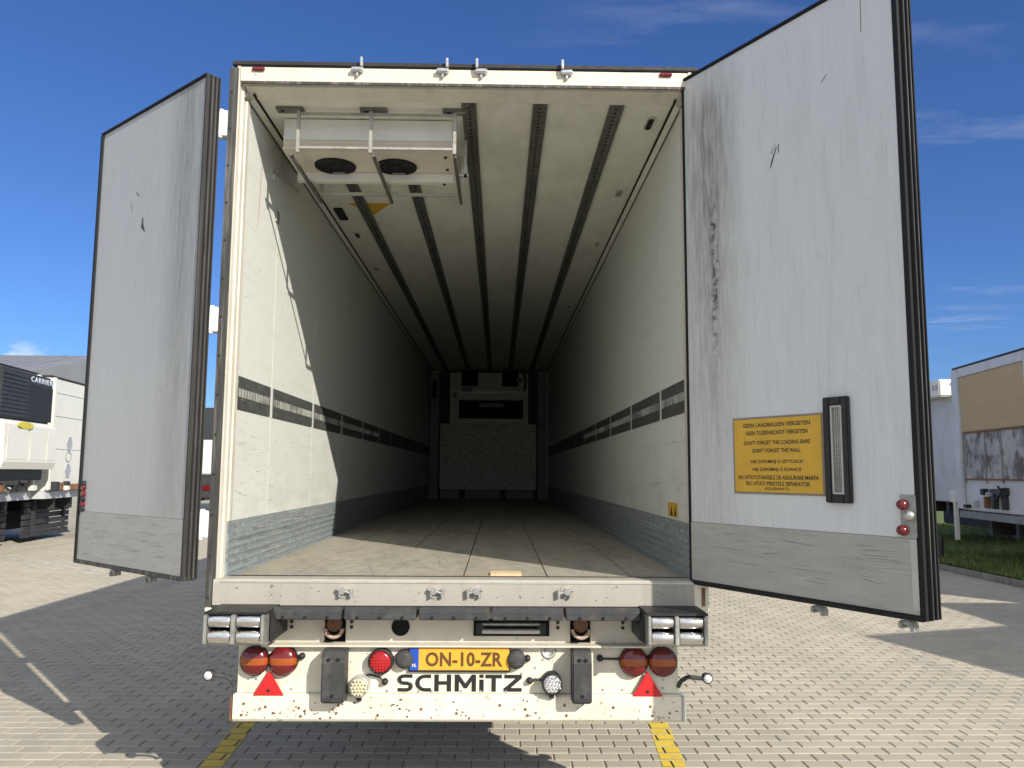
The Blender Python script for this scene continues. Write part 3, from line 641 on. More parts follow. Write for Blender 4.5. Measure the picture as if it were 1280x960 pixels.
# plate
pl = MB().box(-.252,.272,-.022,-.0005,.730,.858).build('plate_holder', 'black', T, .004)
MB().box(-.244,.266,-.026,-.0222,.741,.853).build('number_plate', 'plate', pl, .002)
MB().box(-.243,-.198,-.0274,-.0262,.742,.852).build('plate_blue_strip', 'blue', pl)
R90 = (PI/2, 0, 0)
text('plate_text', 'ON-10-ZR', .1, 'inkb', pl, (.035,-.0268,.760), R90, width=.395, height=.072, bold=.003, align='CENTER', space=1.05)
text('plate_country_text', 'NL', .02, 'lens_w', pl, (-.220,-.0278,.758), R90, width=.022, height=.016, bold=.001, align='CENTER')
for x in (-.272,.303):
    MB().lathe((x,0,.795),(0,-1,0),[(.047,0),(.047,.03),(.040,.045),(.02,.05),(0,.051)],24).build('plate_lamp', 'buffer', T)
def letters():
    H_, t = .084, .021
    def rect(x0,z0,x1,z1): return [(x0,z0),(x1,z0),(x1,z1),(x0,z1)]
    def arc(cx,cz,rx,rz,a0,a1,n=8): return [(cx+rx*math.cos(math.radians(a0+(a1-a0)*i/n)), cz+rz*math.sin(math.radians(a0+(a1-a0)*i/n))) for i in range(n+1)]
    G_ = {}
    def band(pts, w0=t, v=.017):      # thick stroke along a path, horizontal runs thinner than upright ones
        out = []
        for a, b in zip(pts[:-1], pts[1:]):
            dx, dz = b[0]-a[0], b[1]-a[1]; l = math.hypot(dx, dz) or 1e-6; nx, nz = -dz/l*w0/2, dx/l*v/2
            out.append([(a[0]-nx,a[1]-nz),(b[0]-nx,b[1]-nz),(b[0]+nx,b[1]+nz),(a[0]+nx,a[1]+nz)])
        return out
    S_ = arc(.052,.0595,.030,.0165,40,90,3)[::1]
    S_ = [(.078,.076),(.045,.0765)] + arc(.036,.0585,.022,.018,100,250,7) + arc(.050,.0255,.021,.0175,60,-90,7) + [(.036,.008),(.008,.0085)]
    G_['S'] = (band(S_), .082)
    G_['C'] = (band([(.078,.0755)] + arc(.048,.042,.036,.0335,90,270,12) + [(.078,.0085)]), .086)
    G_['H'] = ([rect(0,0,t,H_), rect(.060,0,.060+t,H_), rect(t,.034,.060,.051)], .090)
    G_['M'] = ([rect(0,0,t,H_), rect(.082,0,.082+t,H_), [(t,H_),(t,.052),(.044,.016),(.059,.016),(.082,.052),(.082,H_),(.0515,.040)]], .111)
    G_['i'] = ([rect(0,0,t,.060), rect(0,.068,t,H_)], .027)
    G_['T'] = ([rect(-.006,H_-.018,.074,H_), rect(.024,0,.024+t,H_-.018)], .078)
    G_['Z'] = ([rect(.0,H_-.018,.084,H_), rect(-.004,0,.084,.018), [(.0,.018),(.030,.018),(.084,H_-.018),(.054,H_-.018)]], .088)
    x = 0; out = []; xs_ = []
    for ch in 'SCHMiTZ':
        polys, adv = G_[ch]; out.append((ch, [[(x+a, b) for a, b in p] for p in polys])); x += adv+.008
    k = .645/(x-.012)
    for ch, polys in out:
        mb = MB()
        for q, p in enumerate(polys):
            pts = [(-.313+a*k, .630+b) for a, b in p]
            if ch == 'M' and q == 2:
                P_ = pts; mb.prism([P_[0],P_[1],P_[2],P_[3],P_[6]], 1, -.0022, .002); mb.prism([P_[3],P_[4],P_[5],P_[6]], 1, -.0021, .002)
            else: mb.prism(pts, 1, -.0022-.00008*q, .002)
        o = mb.build('letter', 'ink', T)
letters()
# round emblem right of plate, plugs, cables
MB().lathe((.470,0,.832),(0,-1,0),[(.040,0),(.040,.004),(.024,.006),(.024,.001),(0,.001)],24).build('ring_fitting', 'alu', T)
for x, z in ((-.370,.680),(.372,.687),(.360,.798),(-.798,.806),(.735,.800)):
    MB().lathe((x,0,z),(0,-1,0),[(.017,0),(.017,.015),(.012,.028),(0,.03)],14).build('rubber_grommet', 'black', T)
MB().tube([(-.798,-.02,.806),(-.86,-.016,.808),(-.95,-.012,.802),(-1.0,-.012,.800)],.006).build('lamp_cable', 'black', T)
MB().tube([(.735,-.02,.800),(.83,-.016,.798),(.92,-.012,.802),(1.0,-.012,.81)],.006).build('lamp_cable', 'black', T)
MB().tube([(-.370,-.02,.68),(-.40,-.015,.705),(-.45,-.01,.715),(-.49,-.01,.70)],.005).build('lamp_cable', 'black', T)
MB().tube([(.372,-.02,.687),(.40,-.015,.695),(.44,-.01,.69)],.006).build('lamp_cable', 'black', T)
# tall dock bumpers
for x0, x1 in ((-.672,-.560),(.583,.680)):
    d = MB().prism([(0,.59),(-.115,.60),(-.13,.62),(-.13,.80),(-.11,.855),(0,.862)], 0, x0, x1).build('dock_bumper', 'buffer', T, .006)
    mb = MB()
    for x, z in ((x0+.035,.815),(x1-.030,.815),((x0+x1)/2,.640)): mb.cyl((x,-.127,z),(x,-.133,z),.009,10)
    mb.build('bumper_bolts', 'hole', d)
# marker arms
for sx, xe, ze in ((-1,-1.262,.716),(1,1.284,.706)):
    x1 = sx*1.14
    a = MB().tube([(x1,-.0,.655),(x1+sx*.012,-.01,.685),(x1+sx*.045,-.02,.710),(xe-sx*.03,-.03,ze),(xe-sx*.012,-.03,ze)],.011,10).build('marker_arm', 'buffer', T)
    MB().lathe((xe,-.025,ze),(0,-1,0),[(.024,-.02),(.026,0),(.026,.018),(.0,.018)],20).build('marker_housing', 'buffer', a)
    MB().lathe((xe,-.044,ze),(0,-1,0),[(.021,0),(.018,.008),(0,.012)],20).build('marker_lens', 'lens_c', a)
# running gear
for y in (3.9, 5.2, 6.5):
    MB().cyl((-1.0,y,.52),(1.0,y,.52),.06,12).build('axle', 'chassis', T)
    for sx in (-1,1):
        wv = MB().lathe((sx*.88,y,.52),(sx,0,0),[(.30,0),(.47,0),(.51,.03),(.52,.06),(.52,.32),(.51,.35),(.47,.38),(.30,.38)],36).build('wheel', 'tyre', T)
        MB().lathe((sx*.88,y,.52),(sx,0,0),[(.30,.0),(.30,.36),(.27,.36),(.25,.2),(.12,.2),(.12,.34),(0,.34)],30).build('rim', 'alu', wv)
for x in (-.65,.65): MB().box(x-.06,x+.06,.13,LEN,.72,1.058).build('chassis_rail', 'chassis', T)
for x in (-.85,.85): MB().box(x-.06,x+.06,9.2,9.34,.06,1.058).box(x-.16,x+.16,9.12,9.42,.0,.06).build('landing_leg', 'chassis', T)
for x in (-1.2,1.2): MB().box(x-.02,x+.02,2.8,7.4,.95,1.03).build('side_guard', 'chassis', T)

# evaporator and its guard frame -----------------------------------
ev = MB().prism([(.36,3.851),(.352,3.715),(.36,3.690),(.365,3.652),(.70,3.652),(.70,3.592),(.73,3.590),(1.05,3.75),(1.10,3.851)], 0, -1.10, -.085).build('evaporator', 'plastic_g', T)
MB().box(-1.095,-.09,.344,.3515,3.718,3.846).build('evaporator_front', 'plastic_w', ev, .002)
MB().box(-1.10,-.085,.340,.362,3.655,3.672).build('evaporator_lip', 'plastic_g', ev, .003)
MB().box(-1.09,-.10,.690,.6995,3.594,3.651).build('drip_tray', 'plastic_w', ev, .002)
for x in (-.833,-.452):
    f = MB().lathe((x,.580,3.651),(0,0,-1),[(.127,0),(.127,.010),(.118,.013),(.118,.002),(.0,.002)],36).build('fan_ring', 'hole', ev)
    mb = MB()
    for r in (.03,.075,.11): mb.lathe((x,.575,3.640),(0,0,-1),[(r,0),(r+.0025,.002),(r,.004)],30)
    for k in range(4): t = PI*k/4+.3; mb.cyl((x-.110*math.cos(t),.575-.110*math.sin(t),3.641),(x+.110*math.cos(t),.575+.110*math.sin(t),3.641),.0015,6)
    mb.build('fan_guard', 'black', f)
for x, y, z in ((-.135,.42,3.652),(-.135,.62,3.652),(-.16,.715,3.592),(-1.02,.715,3.592)): MB().cyl((x,y,z+.002),(x,y,z-.010),.009,10).build('evaporator_screw', 'black', ev)
M['dpost2'] = mat('dark_bracket_steel', (.15,.145,.13), .5, .4, var=.2)
cg = MB()
zb = 3.582
for x in (-.975,-.555,-.068): cg.box(x-.010,x+.010,.20,.220,zb,3.85)
cg.box(-.985,-.058,.205,.218,3.812,3.826).box(-.985,-.058,.203,.218,3.604,3.620)
M['frame'] = mat('worn_guard_frame', (.36,.35,.31), .5, .4, var=.15, scale=14, dirt=[((.14,.12,.09), 12, (1,1,1), .52, .72, .6)])
gf = cg.build('guard_frame', 'frame', T, .0015)
for x in (-1.02,-.54,-.068): MB().box(x-.010,x+.010,.225,1.05,zb-.014,zb+.006).build('guard_bar', 'dpost2', gf, .002)
MB().box(-1.0,-.06,.90,.925,3.578,3.596).build('guard_cross_bar', 'alu', gf, .002)
for x in (-.99,-.545,-.075): MB().box(x-.013,x+.013,.90,.925,3.6,3.85).build('guard_strut', 'alu', gf, .002)
for x in (-1.05,-.565,-.085):
    b = MB().box(x-.055,x+.10,.185,.25,3.834,3.851).build('ceiling_bracket', 'dpost2', gf, .002)
    MB().cyl((x-.02,.21,3.838),(x-.02,.21,3.832),.012,10).build('bracket_bolt', 'hole', b)
MB().box(-.062,-.01,.20,.22,3.833,3.848).box(-.030,-.012,.60,.62,3.60,3.85).box(-.062,.0,.60,.62,3.60,3.615).build('guard_side_brace', 'alu', gf)
MB().tube([(-1.222,.61,3.56),(-1.222,.61,3.60),(-1.215,.63,3.628),(-1.20,.90,3.66),(-1.19,1.10,3.665)],.010).build('drain_hose', 'alu', T)
MB().box(-1.2285,-1.218,.70,.76,3.33,3.40).build('wall_clip', 'block', T)

def scratches(name, parent, m, n, gen):
    mb = MB()
    for _ in range(n): mb.add(gen(), [(0,1,2,3)])
    o = mb.build(name, m, parent, fix=False); o['kind'] = 'stuff'
M['scr'] = mat('grey_rub_mark', (.40,.39,.355), .6, var=.4, scale=9); M['scr2'] = mat('dark_rub_mark', (.19,.18,.16), .6, var=.4, scale=9); M['scr3'] = mat('bright_scratch', (.62,.63,.61), .45, .2, var=.3, scale=9)
rs = random.Random(4)
def wall_line(sx, x, z0, z1, lmax, th, slope):
    def g():
        y = .12+5.5*rs.random()**1.6; z = rs.uniform(z0, z1); l = lmax*rs.random()**2+.015; t = th*rs.uniform(.3,.9); d = l*rs.gauss(0, slope); q = math.hypot(l, d); ny, nz = -d/q*t, l/q*t
        return [(x,y,z),(x,y+l,z+d),(x,y+l*.95+ny*.5,z+d*.95+nz*.5),(x,y+.2*l+ny,z+.2*d+nz)]
    return g
for sx in (-1, 1):
    xw = sx*1.2281; xk = sx*1.2190
    scratches('wall_rub_marks', T, 'scr', 170, wall_line(sx, xw, 1.52, 3.75, .22, .0026, .35))
    scratches('wall_scuffs', T, 'scr2', 70, wall_line(sx, xw, 1.55, 3.6, .03, .005, .8))
    scratches('wall_scuffs', T, 'scr2', 40, wall_line(sx, xw, 1.5, 2.0, .25, .004, .08))
    scratches('kick_scratches', T, 'scr3', 90, wall_line(sx, xk, 1.41, 1.475, .5, .003, .02))
    scratches('kick_scratches', T, 'scr2', 70, wall_line(sx, sx*1.2140, 1.21, 1.46, .5, .004, .03))
def floor_line():
    x = rs.uniform(-1.15,1.1); y = .1+5*rs.random()**1.5; a = rs.gauss(PI/2,.35); l = .05+.5*rs.random()**2; w_ = rs.uniform(.0015,.005)
    dx, dy = math.cos(a), math.sin(a)
    return [(x,y,1.2006),(x+w_,y,1.2006),(x+l*dx+w_*.6,y+l*dy,1.2006),(x+l*dx,y+l*dy,1.2006)]
scratches('floor_scrapes', T, 'scr2', 90, floor_line)
scratches('floor_scrapes', T, 'scr', 70, floor_line)
def ceil_line():
    x = rs.uniform(-1.1,1.1); y = .3+4*rs.random()**1.3; a = rs.random()*PI; l = .02+.12*rs.random()**2; w_ = rs.uniform(.002,.004)
    return [(x,y,3.8514),(x+w_,y+w_,3.8514),(x+l*math.cos(a)+w_,y+l*math.sin(a),3.8514),(x+l*math.cos(a),y+l*math.sin(a),3.8514)]
scratches('ceiling_marks', T, 'scr', 45, ceil_line)

# sticker and scraps -------------------------------------------------
st = MB().box(1.2275,1.2283,.335,.60,1.497,1.58).build('warning_sticker', 'yell', T); st['label'] = 'small yellow warning sticker low on the right inner wall'
MB().prism([(1.52,.36),(1.56,.36),(1.54,.36)], 0, 1.2,1.2) if False else None
for y in (.40,.50): MB().prism([(y-.03,1.505),(y+.03,1.505),(y,1.565)], 0, 1.2265, 1.2273).build('sticker_symbol', 'ink', st)

# ------------------------------------------------------------------ rear doors
Z0, Z1 = 1.18, 3.955
def sub(mb, name, m, parent, bevel=0, kind=None):
    o = mb.build(name, m, parent, bevel)
    if kind: o['kind'] = kind
    return o
def make_door(loc, rz, s, side):
    """local: x = along the door from the hinge, y*s = away from the camera, z up; inner face at y = 0"""
    m = 'doorR' if side == 'R' else 'doorL'
    Z0, Z1 = (1.19, 3.93) if side == 'R' else (1.20, 3.892)
    U0, U1 = (-.026, 1.210) if side == 'R' else (-.004, 1.226)
    d = MB().box(U0, U1, 0, s*.075, 1.5, Z1).build('rear_door', m, T)
    d.location = loc; d.rotation_euler = (0,0,rz)
    d['label'] = ('right rear door standing half open with yellow warning sign' if side == 'R' else 'left rear door folded back past the side wall')
    k = MB().box(U0, U1, -s*.004, s*.075, Z0+.012, 1.4985).build('kick_panel', 'doorkick', d)
    # skins and rims
    sub(MB().box(U0+.002, U1+.010, s*.0762, s*.084, Z0, Z1), 'outer_skin', 'cream_shell', d)
    rim = 'seal' if side == 'R' else 'rubber_grey'
    sub(MB().box(U0-.014, U1+.016 if side == 'R' else U1+.03, -s*.010, s*.0755, Z1+.001, Z1+.018), 'top_seal', 'seal', d, .003)
    sub(MB().box(U0-.014, U1+.016 if side == 'R' else U1+.03, -s*.012, s*.0755, Z0-.012, Z0+.011), 'bottom_seal', 'seal' if side == 'R' else 'rubber_grey', d, .003)
    # ribbed edge seal: wide on one side, thin on the other
    def ribs(e, q):
        """lipped rubber profile on the end face at u = e, lips pointing along q"""
        pr_ = [(0,.0755),(0,-.002),(.005,-.006),(.016,-.006),(.016,.010),(.008,.014),(.008,.020),(.021,.024),(.021,.034),(.010,.037),(.010,.044),(.022,.048),(.022,.058),(.011,.061),(.011,.066),(.022,.069),(.022,.0755)]
        return MB().prism([(e+q*a*(1.6 if side == 'R' else 1), s*b*(1.12 if side == 'R' else 1)) for a, b in pr_], 2, Z0-.005, Z1+.012)
    if side == 'R':
        sub(ribs(U1+.001, 1), 'edge_seal', 'seal', d)
        sub(MB().box(U1+.0348,U1+.0358,.030,.035,Z0,Z1).box(U1+.0364,U1+.0374,.057,.062,Z0,Z1), 'seal_lip', 'rubber_grey', d)
        sub(MB().box(U0-.014, U0-.001, -s*.008, s*.0755, Z0, Z1), 'hinge_seal', 'seal', d, .002)
        sub(MB().box(1.186, 1.2125, -s*.0065, -s*.0045, Z0+.03, 1.495), 'edge_strip', 'alu', d)
    else:
        sub(ribs(U0-.001, -1), 'edge_seal', 'seal_worn', d)
        sub(MB().box(U0-.0222,U0-.0232,s*.027,s*.031,Z0,Z1).box(U0-.0232,U0-.0242,s*.051,s*.055,Z0,Z1), 'seal_lip', 'rubber_grey', d)
        sub(MB().box(U1+.001, U1+.028, -s*.012, s*.0755, Z0, Z1), 'free_edge_seal', 'seal', d, .002)
        pass
    # locking bar ends below and above
    for u in ((.71,1.13) if side == 'R' else (.41,.832)):
        o = MB().cyl((u,s*.05,Z0-.012),(u,s*.05,Z0-.05),.012,12).box(u-.032,u+.030,s*.035,s*.065,Z0-.040,Z0-.026).box(u-.036,u-.018,s*.03,s*.07,Z0-.056,Z0-.030).box(u+.014,u+.030,s*.03,s*.07,Z0-.064,Z0-.036)
        sub(o, 'lock_cam', 'block', d, .002)
        sub(MB().cyl((u,s*.095,Z0-.02),(u,s*.095,Z1+.02),.013,12), 'lock_rod', 'steel', d)
        sub(MB().box(u-.03,u+.03,s*.04,s*.07,Z1+.018,Z1+.05), 'lock_cam', 'steel', d, .006)
    return d
aR = math.atan2(-1.056, .644); dR = make_door((1.236, -.034, 0), aR, 1, 'R')
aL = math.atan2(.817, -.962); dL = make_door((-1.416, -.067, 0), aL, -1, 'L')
# right door fittings (inner face looks towards -y local)
sg = sub(MB().box(.268,.782,-.004,-.0005,1.655,2.026), 'warning_sign', 'signedge', dR, .001)
sub(MB().box(.279,.771,-.0052,-.0042,1.665,2.016), 'sign_face', 'sign', dR)
rows = [('GEEN LAADBALKEN VERGETEN',1.978,.39),('GEEN TUSSENSCHOT VERGETEN',1.940,.36),
        ("DON'T FORGET THE LOADING BARS",1.893,.385),("DON'T FORGET THE WALL",1.855,.28),
        ('NIE ZAPOMNIJ O SZTYCACH',1.800,.30),('NIE ZAPOMNIJ O SCIANCE',1.763,.28),
        ('NU UITATI STANGELE DE ASIGURARE MARFA',1.727,.465),('NU UITATI PERETELE SEPARATOR',1.698,.37)]
rows = [(a, z-.002, w_) for a, z, w_ in rows]
for a, z, w_ in rows: text('sign_text', a, .03, 'ink', dR, (.525,-.0056,z), (PI/2,0,0), width=w_, height=.020, bold=.0006, ext=.0002, align='CENTER')
text('sign_text', '(GLISANT)', .03, 'ink', dR, (.525,-.0056,1.673), (PI/2,0,0), width=.14, height=.016, bold=.0006, ext=.0002, align='CENTER')
fr = MB(); a, b, z0, z1 = .795,.915,1.628,2.090
fr.box(a,a+.032,-.026,0,z0,z1).box(b-.030,b,-.026,0,z0,z1).box(a+.032,b-.030,-.026,0,z0,z0+.036).box(a+.032,b-.030,-.026,0,z1-.036,z1)
sub(fr, 'grille_frame', 'black', dR, .004)
fr = MB(); a, b, z0, z1 = .828,.884,1.666,2.052
fr.box(a,a+.009,-.020,0,z0,z1).box(b-.009,b,-.020,0,z0,z1).box(a+.009,b-.009,-.020,0,z0,z0+.008).box(a+.009,b-.009,-.020,0,z1-.008,z1)
sub(fr, 'grille_inner_frame', 'alu', dR)
sub(MB().box(.837,.875,-.005,-.0005,1.674,2.044), 'grille_back', 'track', dR)
mb = MB(); z = 1.678
while z < 2.04: mb.box(.8372,.8748,-.012,-.006,z,z+.004); z += .0088
for u in (.846,.856,.866): mb.box(u-.0015,u+.0015,-.014,-.0125,1.6742,2.0438)
sub(mb, 'grille_mesh', 'slot', dR, 0, 'stuff')
sub(MB().box(1.120,1.190,-.005,-.0005,1.505,1.672), 'lamp_plate', 'block', dR, .002)
for u, z, m in ((1.136,1.632,'dred'),(1.132,1.530,'dred'),(1.163,1.590,'steel')):
    sub(MB().lathe((u,-.005,z),(0,-1,0),[(.020,0),(.022,.012),(.018,.024),(.009,.030),(0,.031)],20), 'marker_lamp' if m == 'dred' else 'sensor', m, dR)
for o_ in dR.children:
    if o_.name.split('.')[0] in ('warning_sign','sign_face','grille_frame','grille_inner_frame','grille_back','grille_mesh','lamp_plate','marker_lamp','sensor','sign_text'):
        if o_.name.startswith('sign_text'): o_.location.x *= 1.025
        else: o_.scale.x = 1.025
# left door lamps on its free edge
for z, m in ((1.665,'black'),(1.605,'dred'),(1.645,'dred'),(1.54,'dred'),(1.575,'black'),(1.515,'black')):
    sub(MB().cyl((1.185,.0,z),(1.185,.018,z),.019,14), 'marker_lamp', m, dL)
def door_line(s, u0, u1, z0, z1, lmax, th, ang, sd, off):
    def g():
        u = rs.uniform(u0,u1); z = rs.uniform(z0,z1); a = rs.gauss(ang, sd); l = .01+lmax*rs.random()**2.2; t = th*rs.uniform(.4,1.2)
        dx, dz = math.cos(a), math.sin(a); y = -s*off
        return [(u,y,z),(u+l*dx,y,z+l*dz),(u+l*dx-t*dz*.4,y,z+l*dz+t*dx*.4),(u+.3*l*dx-t*dz,y,z+.3*l*dz+t*dx)]
    return g
for d_, s_ in ((dR, 1), (dL, -1)):
    scratches('kick_scratches', d_, 'scr2', 45, door_line(s_, .02, 1.05, 1.23, 1.47, .18, .0022, -.02, .05, .0046))
    scratches('kick_scratches', d_, 'scr3', 26, door_line(s_, .02, 1.05, 1.23, 1.47, .10, .0015, 0, .3, .0046))
    scratches('panel_scratches', d_, 'scr', 55, door_line(s_, .03, 1.15, 1.55, 3.8, .07, .0022, 1.3, .5, .0006))
    scratches('panel_rubs', d_, 'scr', 45, door_line(s_, .03, .30, 1.6, 3.7, .10, .0035, 1.4, .4, .0006))
    scratches('panel_nicks', d_, 'scr3', 35, door_line(s_, .03, .9, 1.55, 3.7, .03, .003, 1.2, .9, .0007))
# scuffs: thin rubbed-in marks
def scuff(d, pts, s, m='track'):
    sub(MB().add([(u, -s*.0006, z) for u, z in pts], [tuple(range(len(pts)))]), 'scuff_mark', m, d)
scuff(dR, [(.548,3.235),(.556,3.245),(.592,3.330),(.600,3.345),(.585,3.33),(.556,3.27)], 1)
scuff(dR, [(.60,3.30),(.604,3.30),(.607,3.345),(.602,3.345)], 1)
scuff(dR, [(.56,3.31),(.585,3.352),(.583,3.356),(.556,3.314)], 1, 'signedge')
scuff(dR, [(1.062,3.70),(1.067,3.70),(1.070,3.86),(1.066,3.86)], 1, 'signedge')
scuff(dR, [(.85,3.55),(.86,3.552),(.885,3.578),(.88,3.58)], 1, 'signedge')
scuff(dL, [(.60,3.13),(.64,3.16),(.655,3.17),(.648,3.22),(.632,3.235),(.628,3.19)], -1)
scuff(dL, [(.78,3.30),(.80,3.36),(.805,3.36),(.79,3.30)], -1, 'signedge')
scuff(dL, [(.70,3.38),(.74,3.41),(.742,3.40),(.705,3.37)], -1, 'signedge')

wp = MB().box(.165,.330,.10,.215,1.2,1.212).build('wood_offcut', 'wood'); tag(wp, 'small orange-brown wood offcut lying on the trailer floor by the sill', 'wood scrap')

# ================================================================== BACKGROUND
M['bg_white'] = mat('white_trailer_paint', (.68,.67,.60), .4, var=.03, scale=1.5, dirt=[((.55,.52,.44), 2, (1,1,.4), .55, .8, .35)])
M['bg_grey'] = mat('grey_white_trailer_paint', (.50,.515,.53), .45, var=.05, scale=1.5, dirt=[((.30,.30,.29), 3, (1,1,.4), .48, .8, .6)])
M['bg_dark'] = mat('dark_fridge_grille', (.030,.033,.037), .55, var=.2, scale=5)
M['bg_dark2'] = mat('dark_fridge_mesh', (.016,.017,.018), .6, var=.3, scale=12)
M['chip'] = mat('chipboard_panel', (.42,.32,.19), .8, var=.12, scale=20, dirt=[((.20,.14,.08), 60, (1,1,1), .55, .7, .7), ((.52,.44,.28), 45, (1,1,1), .6, .75, .6)])
M['stain'] = mat('stained_grey_panel', (.36,.35,.335), .6, var=.25, scale=4, dirt=[((.07,.055,.045), 2.6, (1,1.4,.8), .47, .60, .9), ((.12,.11,.1), 16, (1,1,1), .6, .7, .8)])
M['roofgrey'] = mat('grey_roof_sheet', (.20,.21,.225), .6, var=.08, scale=.5)
M['shedwall'] = mat('shed_wall_sheet', (.36,.37,.38), .6, var=.05, scale=.4)
M['glass'] = mat('dark_window_glass', (.02,.03,.04), .08, var=.1)
M['logoy'] = mat('yellow_logo', (.60,.50,.05), .4, var=.1)
M['logog'] = mat('grey_logo', (.35,.36,.38), .4, var=.05)
def gear(root, L_, W_, z0, guard=True):
    """running gear of a background trailer; local x runs forward, front face at x = 0"""
    for y in (-.5,.5): MB().box(-L_,-.1,y-.06,y+.06,z0-.28,z0-.002).build('chassis_rail', 'chassis', root)
    MB().box(-L_+5.2,-.9,-W_/2+.14,W_/2-.14,.30 if guard else .50,z0-.29).build('underbody_dark_box', 'chassis', root, .02)  # added dark box, stands in for the black shade under the body
    if guard:
      for k in range(6): MB().box(-.50,-.44,-W_/2+.08,W_/2-.08,.12+k*.145,.24+k*.145).build('guard_board', 'chassis', root)
      for y in (-.85,.85): MB().box(-.44,-.38,y-.05,y+.05,.14,z0-.003).build('guard_upright', 'chassis', root)
    for y in (-.85,.85):
        MB().box(-2.8,-2.66,y-.06,y+.06,.08,z0-.003).box(-2.9,-2.56,y-.15,y+.15,.0,.08).build('landing_leg', 'chassis', root)
    for x in (-L_+1.6,-L_+2.9,-L_+4.2):
        for s in (-1,1):
            wv = MB().lathe((x,s*(W_/2-.37),.52),(0,s,0),[(.28,0),(.47,0),(.52,.05),(.52,.30),(.47,.35),(.28,.35)],24).build('wheel', 'tyre', root)
            MB().lathe((x,s*(W_/2-.37),.52),(0,s,0),[(.28,.0),(.28,.33),(.24,.2),(.1,.2),(0,.3)],20).build('rim', 'alu', wv)
G = 'parked trailers across the yard'
def fridge_trailer(loc, rz, L_, W_, label, unit):
    t = thing('refrigerated_trailer', label, 'trailer', loc, rz, G)
    z0, z1, h = 1.05, 4.0, W_/2
    MB().box(-L_,0,-h,h,1.22,z1-.03).build('box_body', 'bg_white', t, .02)
    MB().box(-L_,.01,-h-.01,h+.01,z1-.03,z1+.01).build('roof_edge', 'rubber', t)
    MB().box(-L_,.02,-h,h,z0,1.22).build('lower_frame', 'bg_grey', t)
    gear(t, L_, W_, z0)
    for y in (-h,h-.14): MB().box(.0,.10,y,y+.14,1.25,z1-.04).build('corner_post', 'bg_white', t, .02)
    if unit:
        e = h-.16
        u = MB().box(.0,.42,-e,e,2.78,3.86).build('fridge_unit', 'bg_dark', t, .05)
        # left (out of frame side) slatted half and darker mesh half
        for k in range(11): MB().box(.421,.437,-e+.06,-.02,2.86+k*.087,2.86+k*.087+.06).build('slat', 'bg_dark', u)
        MB().box(.421,.432,.05,e-.04,2.83,3.62).build('mesh_panel', 'bg_dark2', u)
        MB().box(.421,.436,.03,.05,2.82,3.84).build('unit_divider', 'rubber', u)
        text('unit_lettering', 'CARRIER', .2, 'lens_c', u, (.425,.085,3.68), (PI/2,0,PI/2), width=e-.16, height=.12, bold=.004, ext=.004, space=1.35)
        c = MB().prism([(0,1.75),(.52,1.75),(.58,1.9),(.55,2.68),(.46,2.775),(0,2.775)], 1, -e, e).build('lower_cowl', 'bg_white', t)
        for y0, y1 in ((-e+.1,-.25),(-.1,.62),(.72,e-.07)): MB().box(.575,.585,y0,y1,1.95,2.6).build('cowl_panel', 'bg_white', c, .004)
        pts = [(-.35+.34*math.cos(2*PI*k/24), 2.68+.075*math.sin(2*PI*k/24)) for k in range(24)]
        MB().prism(pts, 0, .56, .592).build('oval_logo', 'logoy', c)
        MB().box(.0,.30,-e,e,1.50,1.745).build('dark_band_panel', 'bg_dark', t, .02)  # dark band across the front below the cowl
        for k in range(9):
            y = -e+.15+k*.26; MB().box(.02,.10+random.uniform(0,.2),y,y+.17,1.26,1.36+random.uniform(0,.12)).build('coupling_block', random.choice(['chassis','bg_white','rust','alu']), t, .01)
        MB().tube([(.2,-.5,1.45),(.35,-.3,1.28),(.3,.1,1.35),(.2,.4,1.46)],.025).build('air_hose', 'black', t)
    else:
        for z in (2.25,3.05,3.62): MB().box(.0,.012,-h+.15,h-.15,z,z+.012).build('panel_seam', 'bg_grey', t)
        MB().box(.0,.02,-h+.16,-h+.20,1.3,z1-.1).build('panel_seam', 'logog', t)
        for z in (2.40,1.72):
            MB().prism([(-h+1.25+.17*math.cos(PI*k/3), z+.2*math.sin(PI*k/3)) for k in range(6)], 0, .0, .015).build('grey_logo', 'logog', t)
        o = MB()
        for k in range(24):
            a0, a1 = 2*PI*k/24, 2*PI*(k+1)/24
            o.add([(.012,-h+1.25+.17*math.cos(a0),2.07+.14*math.sin(a0)),(.012,-h+1.25+.17*math.cos(a1),2.07+.14*math.sin(a1)),(.012,-h+1.25+.14*math.cos(a1),2.07+.11*math.sin(a1)),(.012,-h+1.25+.14*math.cos(a0),2.07+.11*math.sin(a0))],[(0,1,2,3)])
        o.build('ring_logo', 'logog', t)
        for k in range(8):
            y = -h+.15+k*.28; MB().box(.02,.12+random.uniform(0,.2),y,y+.18,1.24,1.34+random.uniform(0,.14)).build('coupling_block', random.choice(['chassis','bg_white','rust']), t, .01)
    return t
ang = math.atan2(2.75, -.30) - PI/2
fridge_trailer((-10.55,13.35,0), ang, 12.5, 2.75, 'white refrigerated trailer with dark slatted cooling unit at the left edge', True)
fridge_trailer((-10.75,16.45,0), ang, 12.5, 2.7, 'white trailer with grey emblem beside the one with the cooling unit', False)

fridge_trailer((-10.3,9.55,0), ang, 12.5, 2.7, 'white trailer added outside the view to shade the ground under the left hand row', False)  # unseen neighbour, added so its shadow darkens the ground under this row
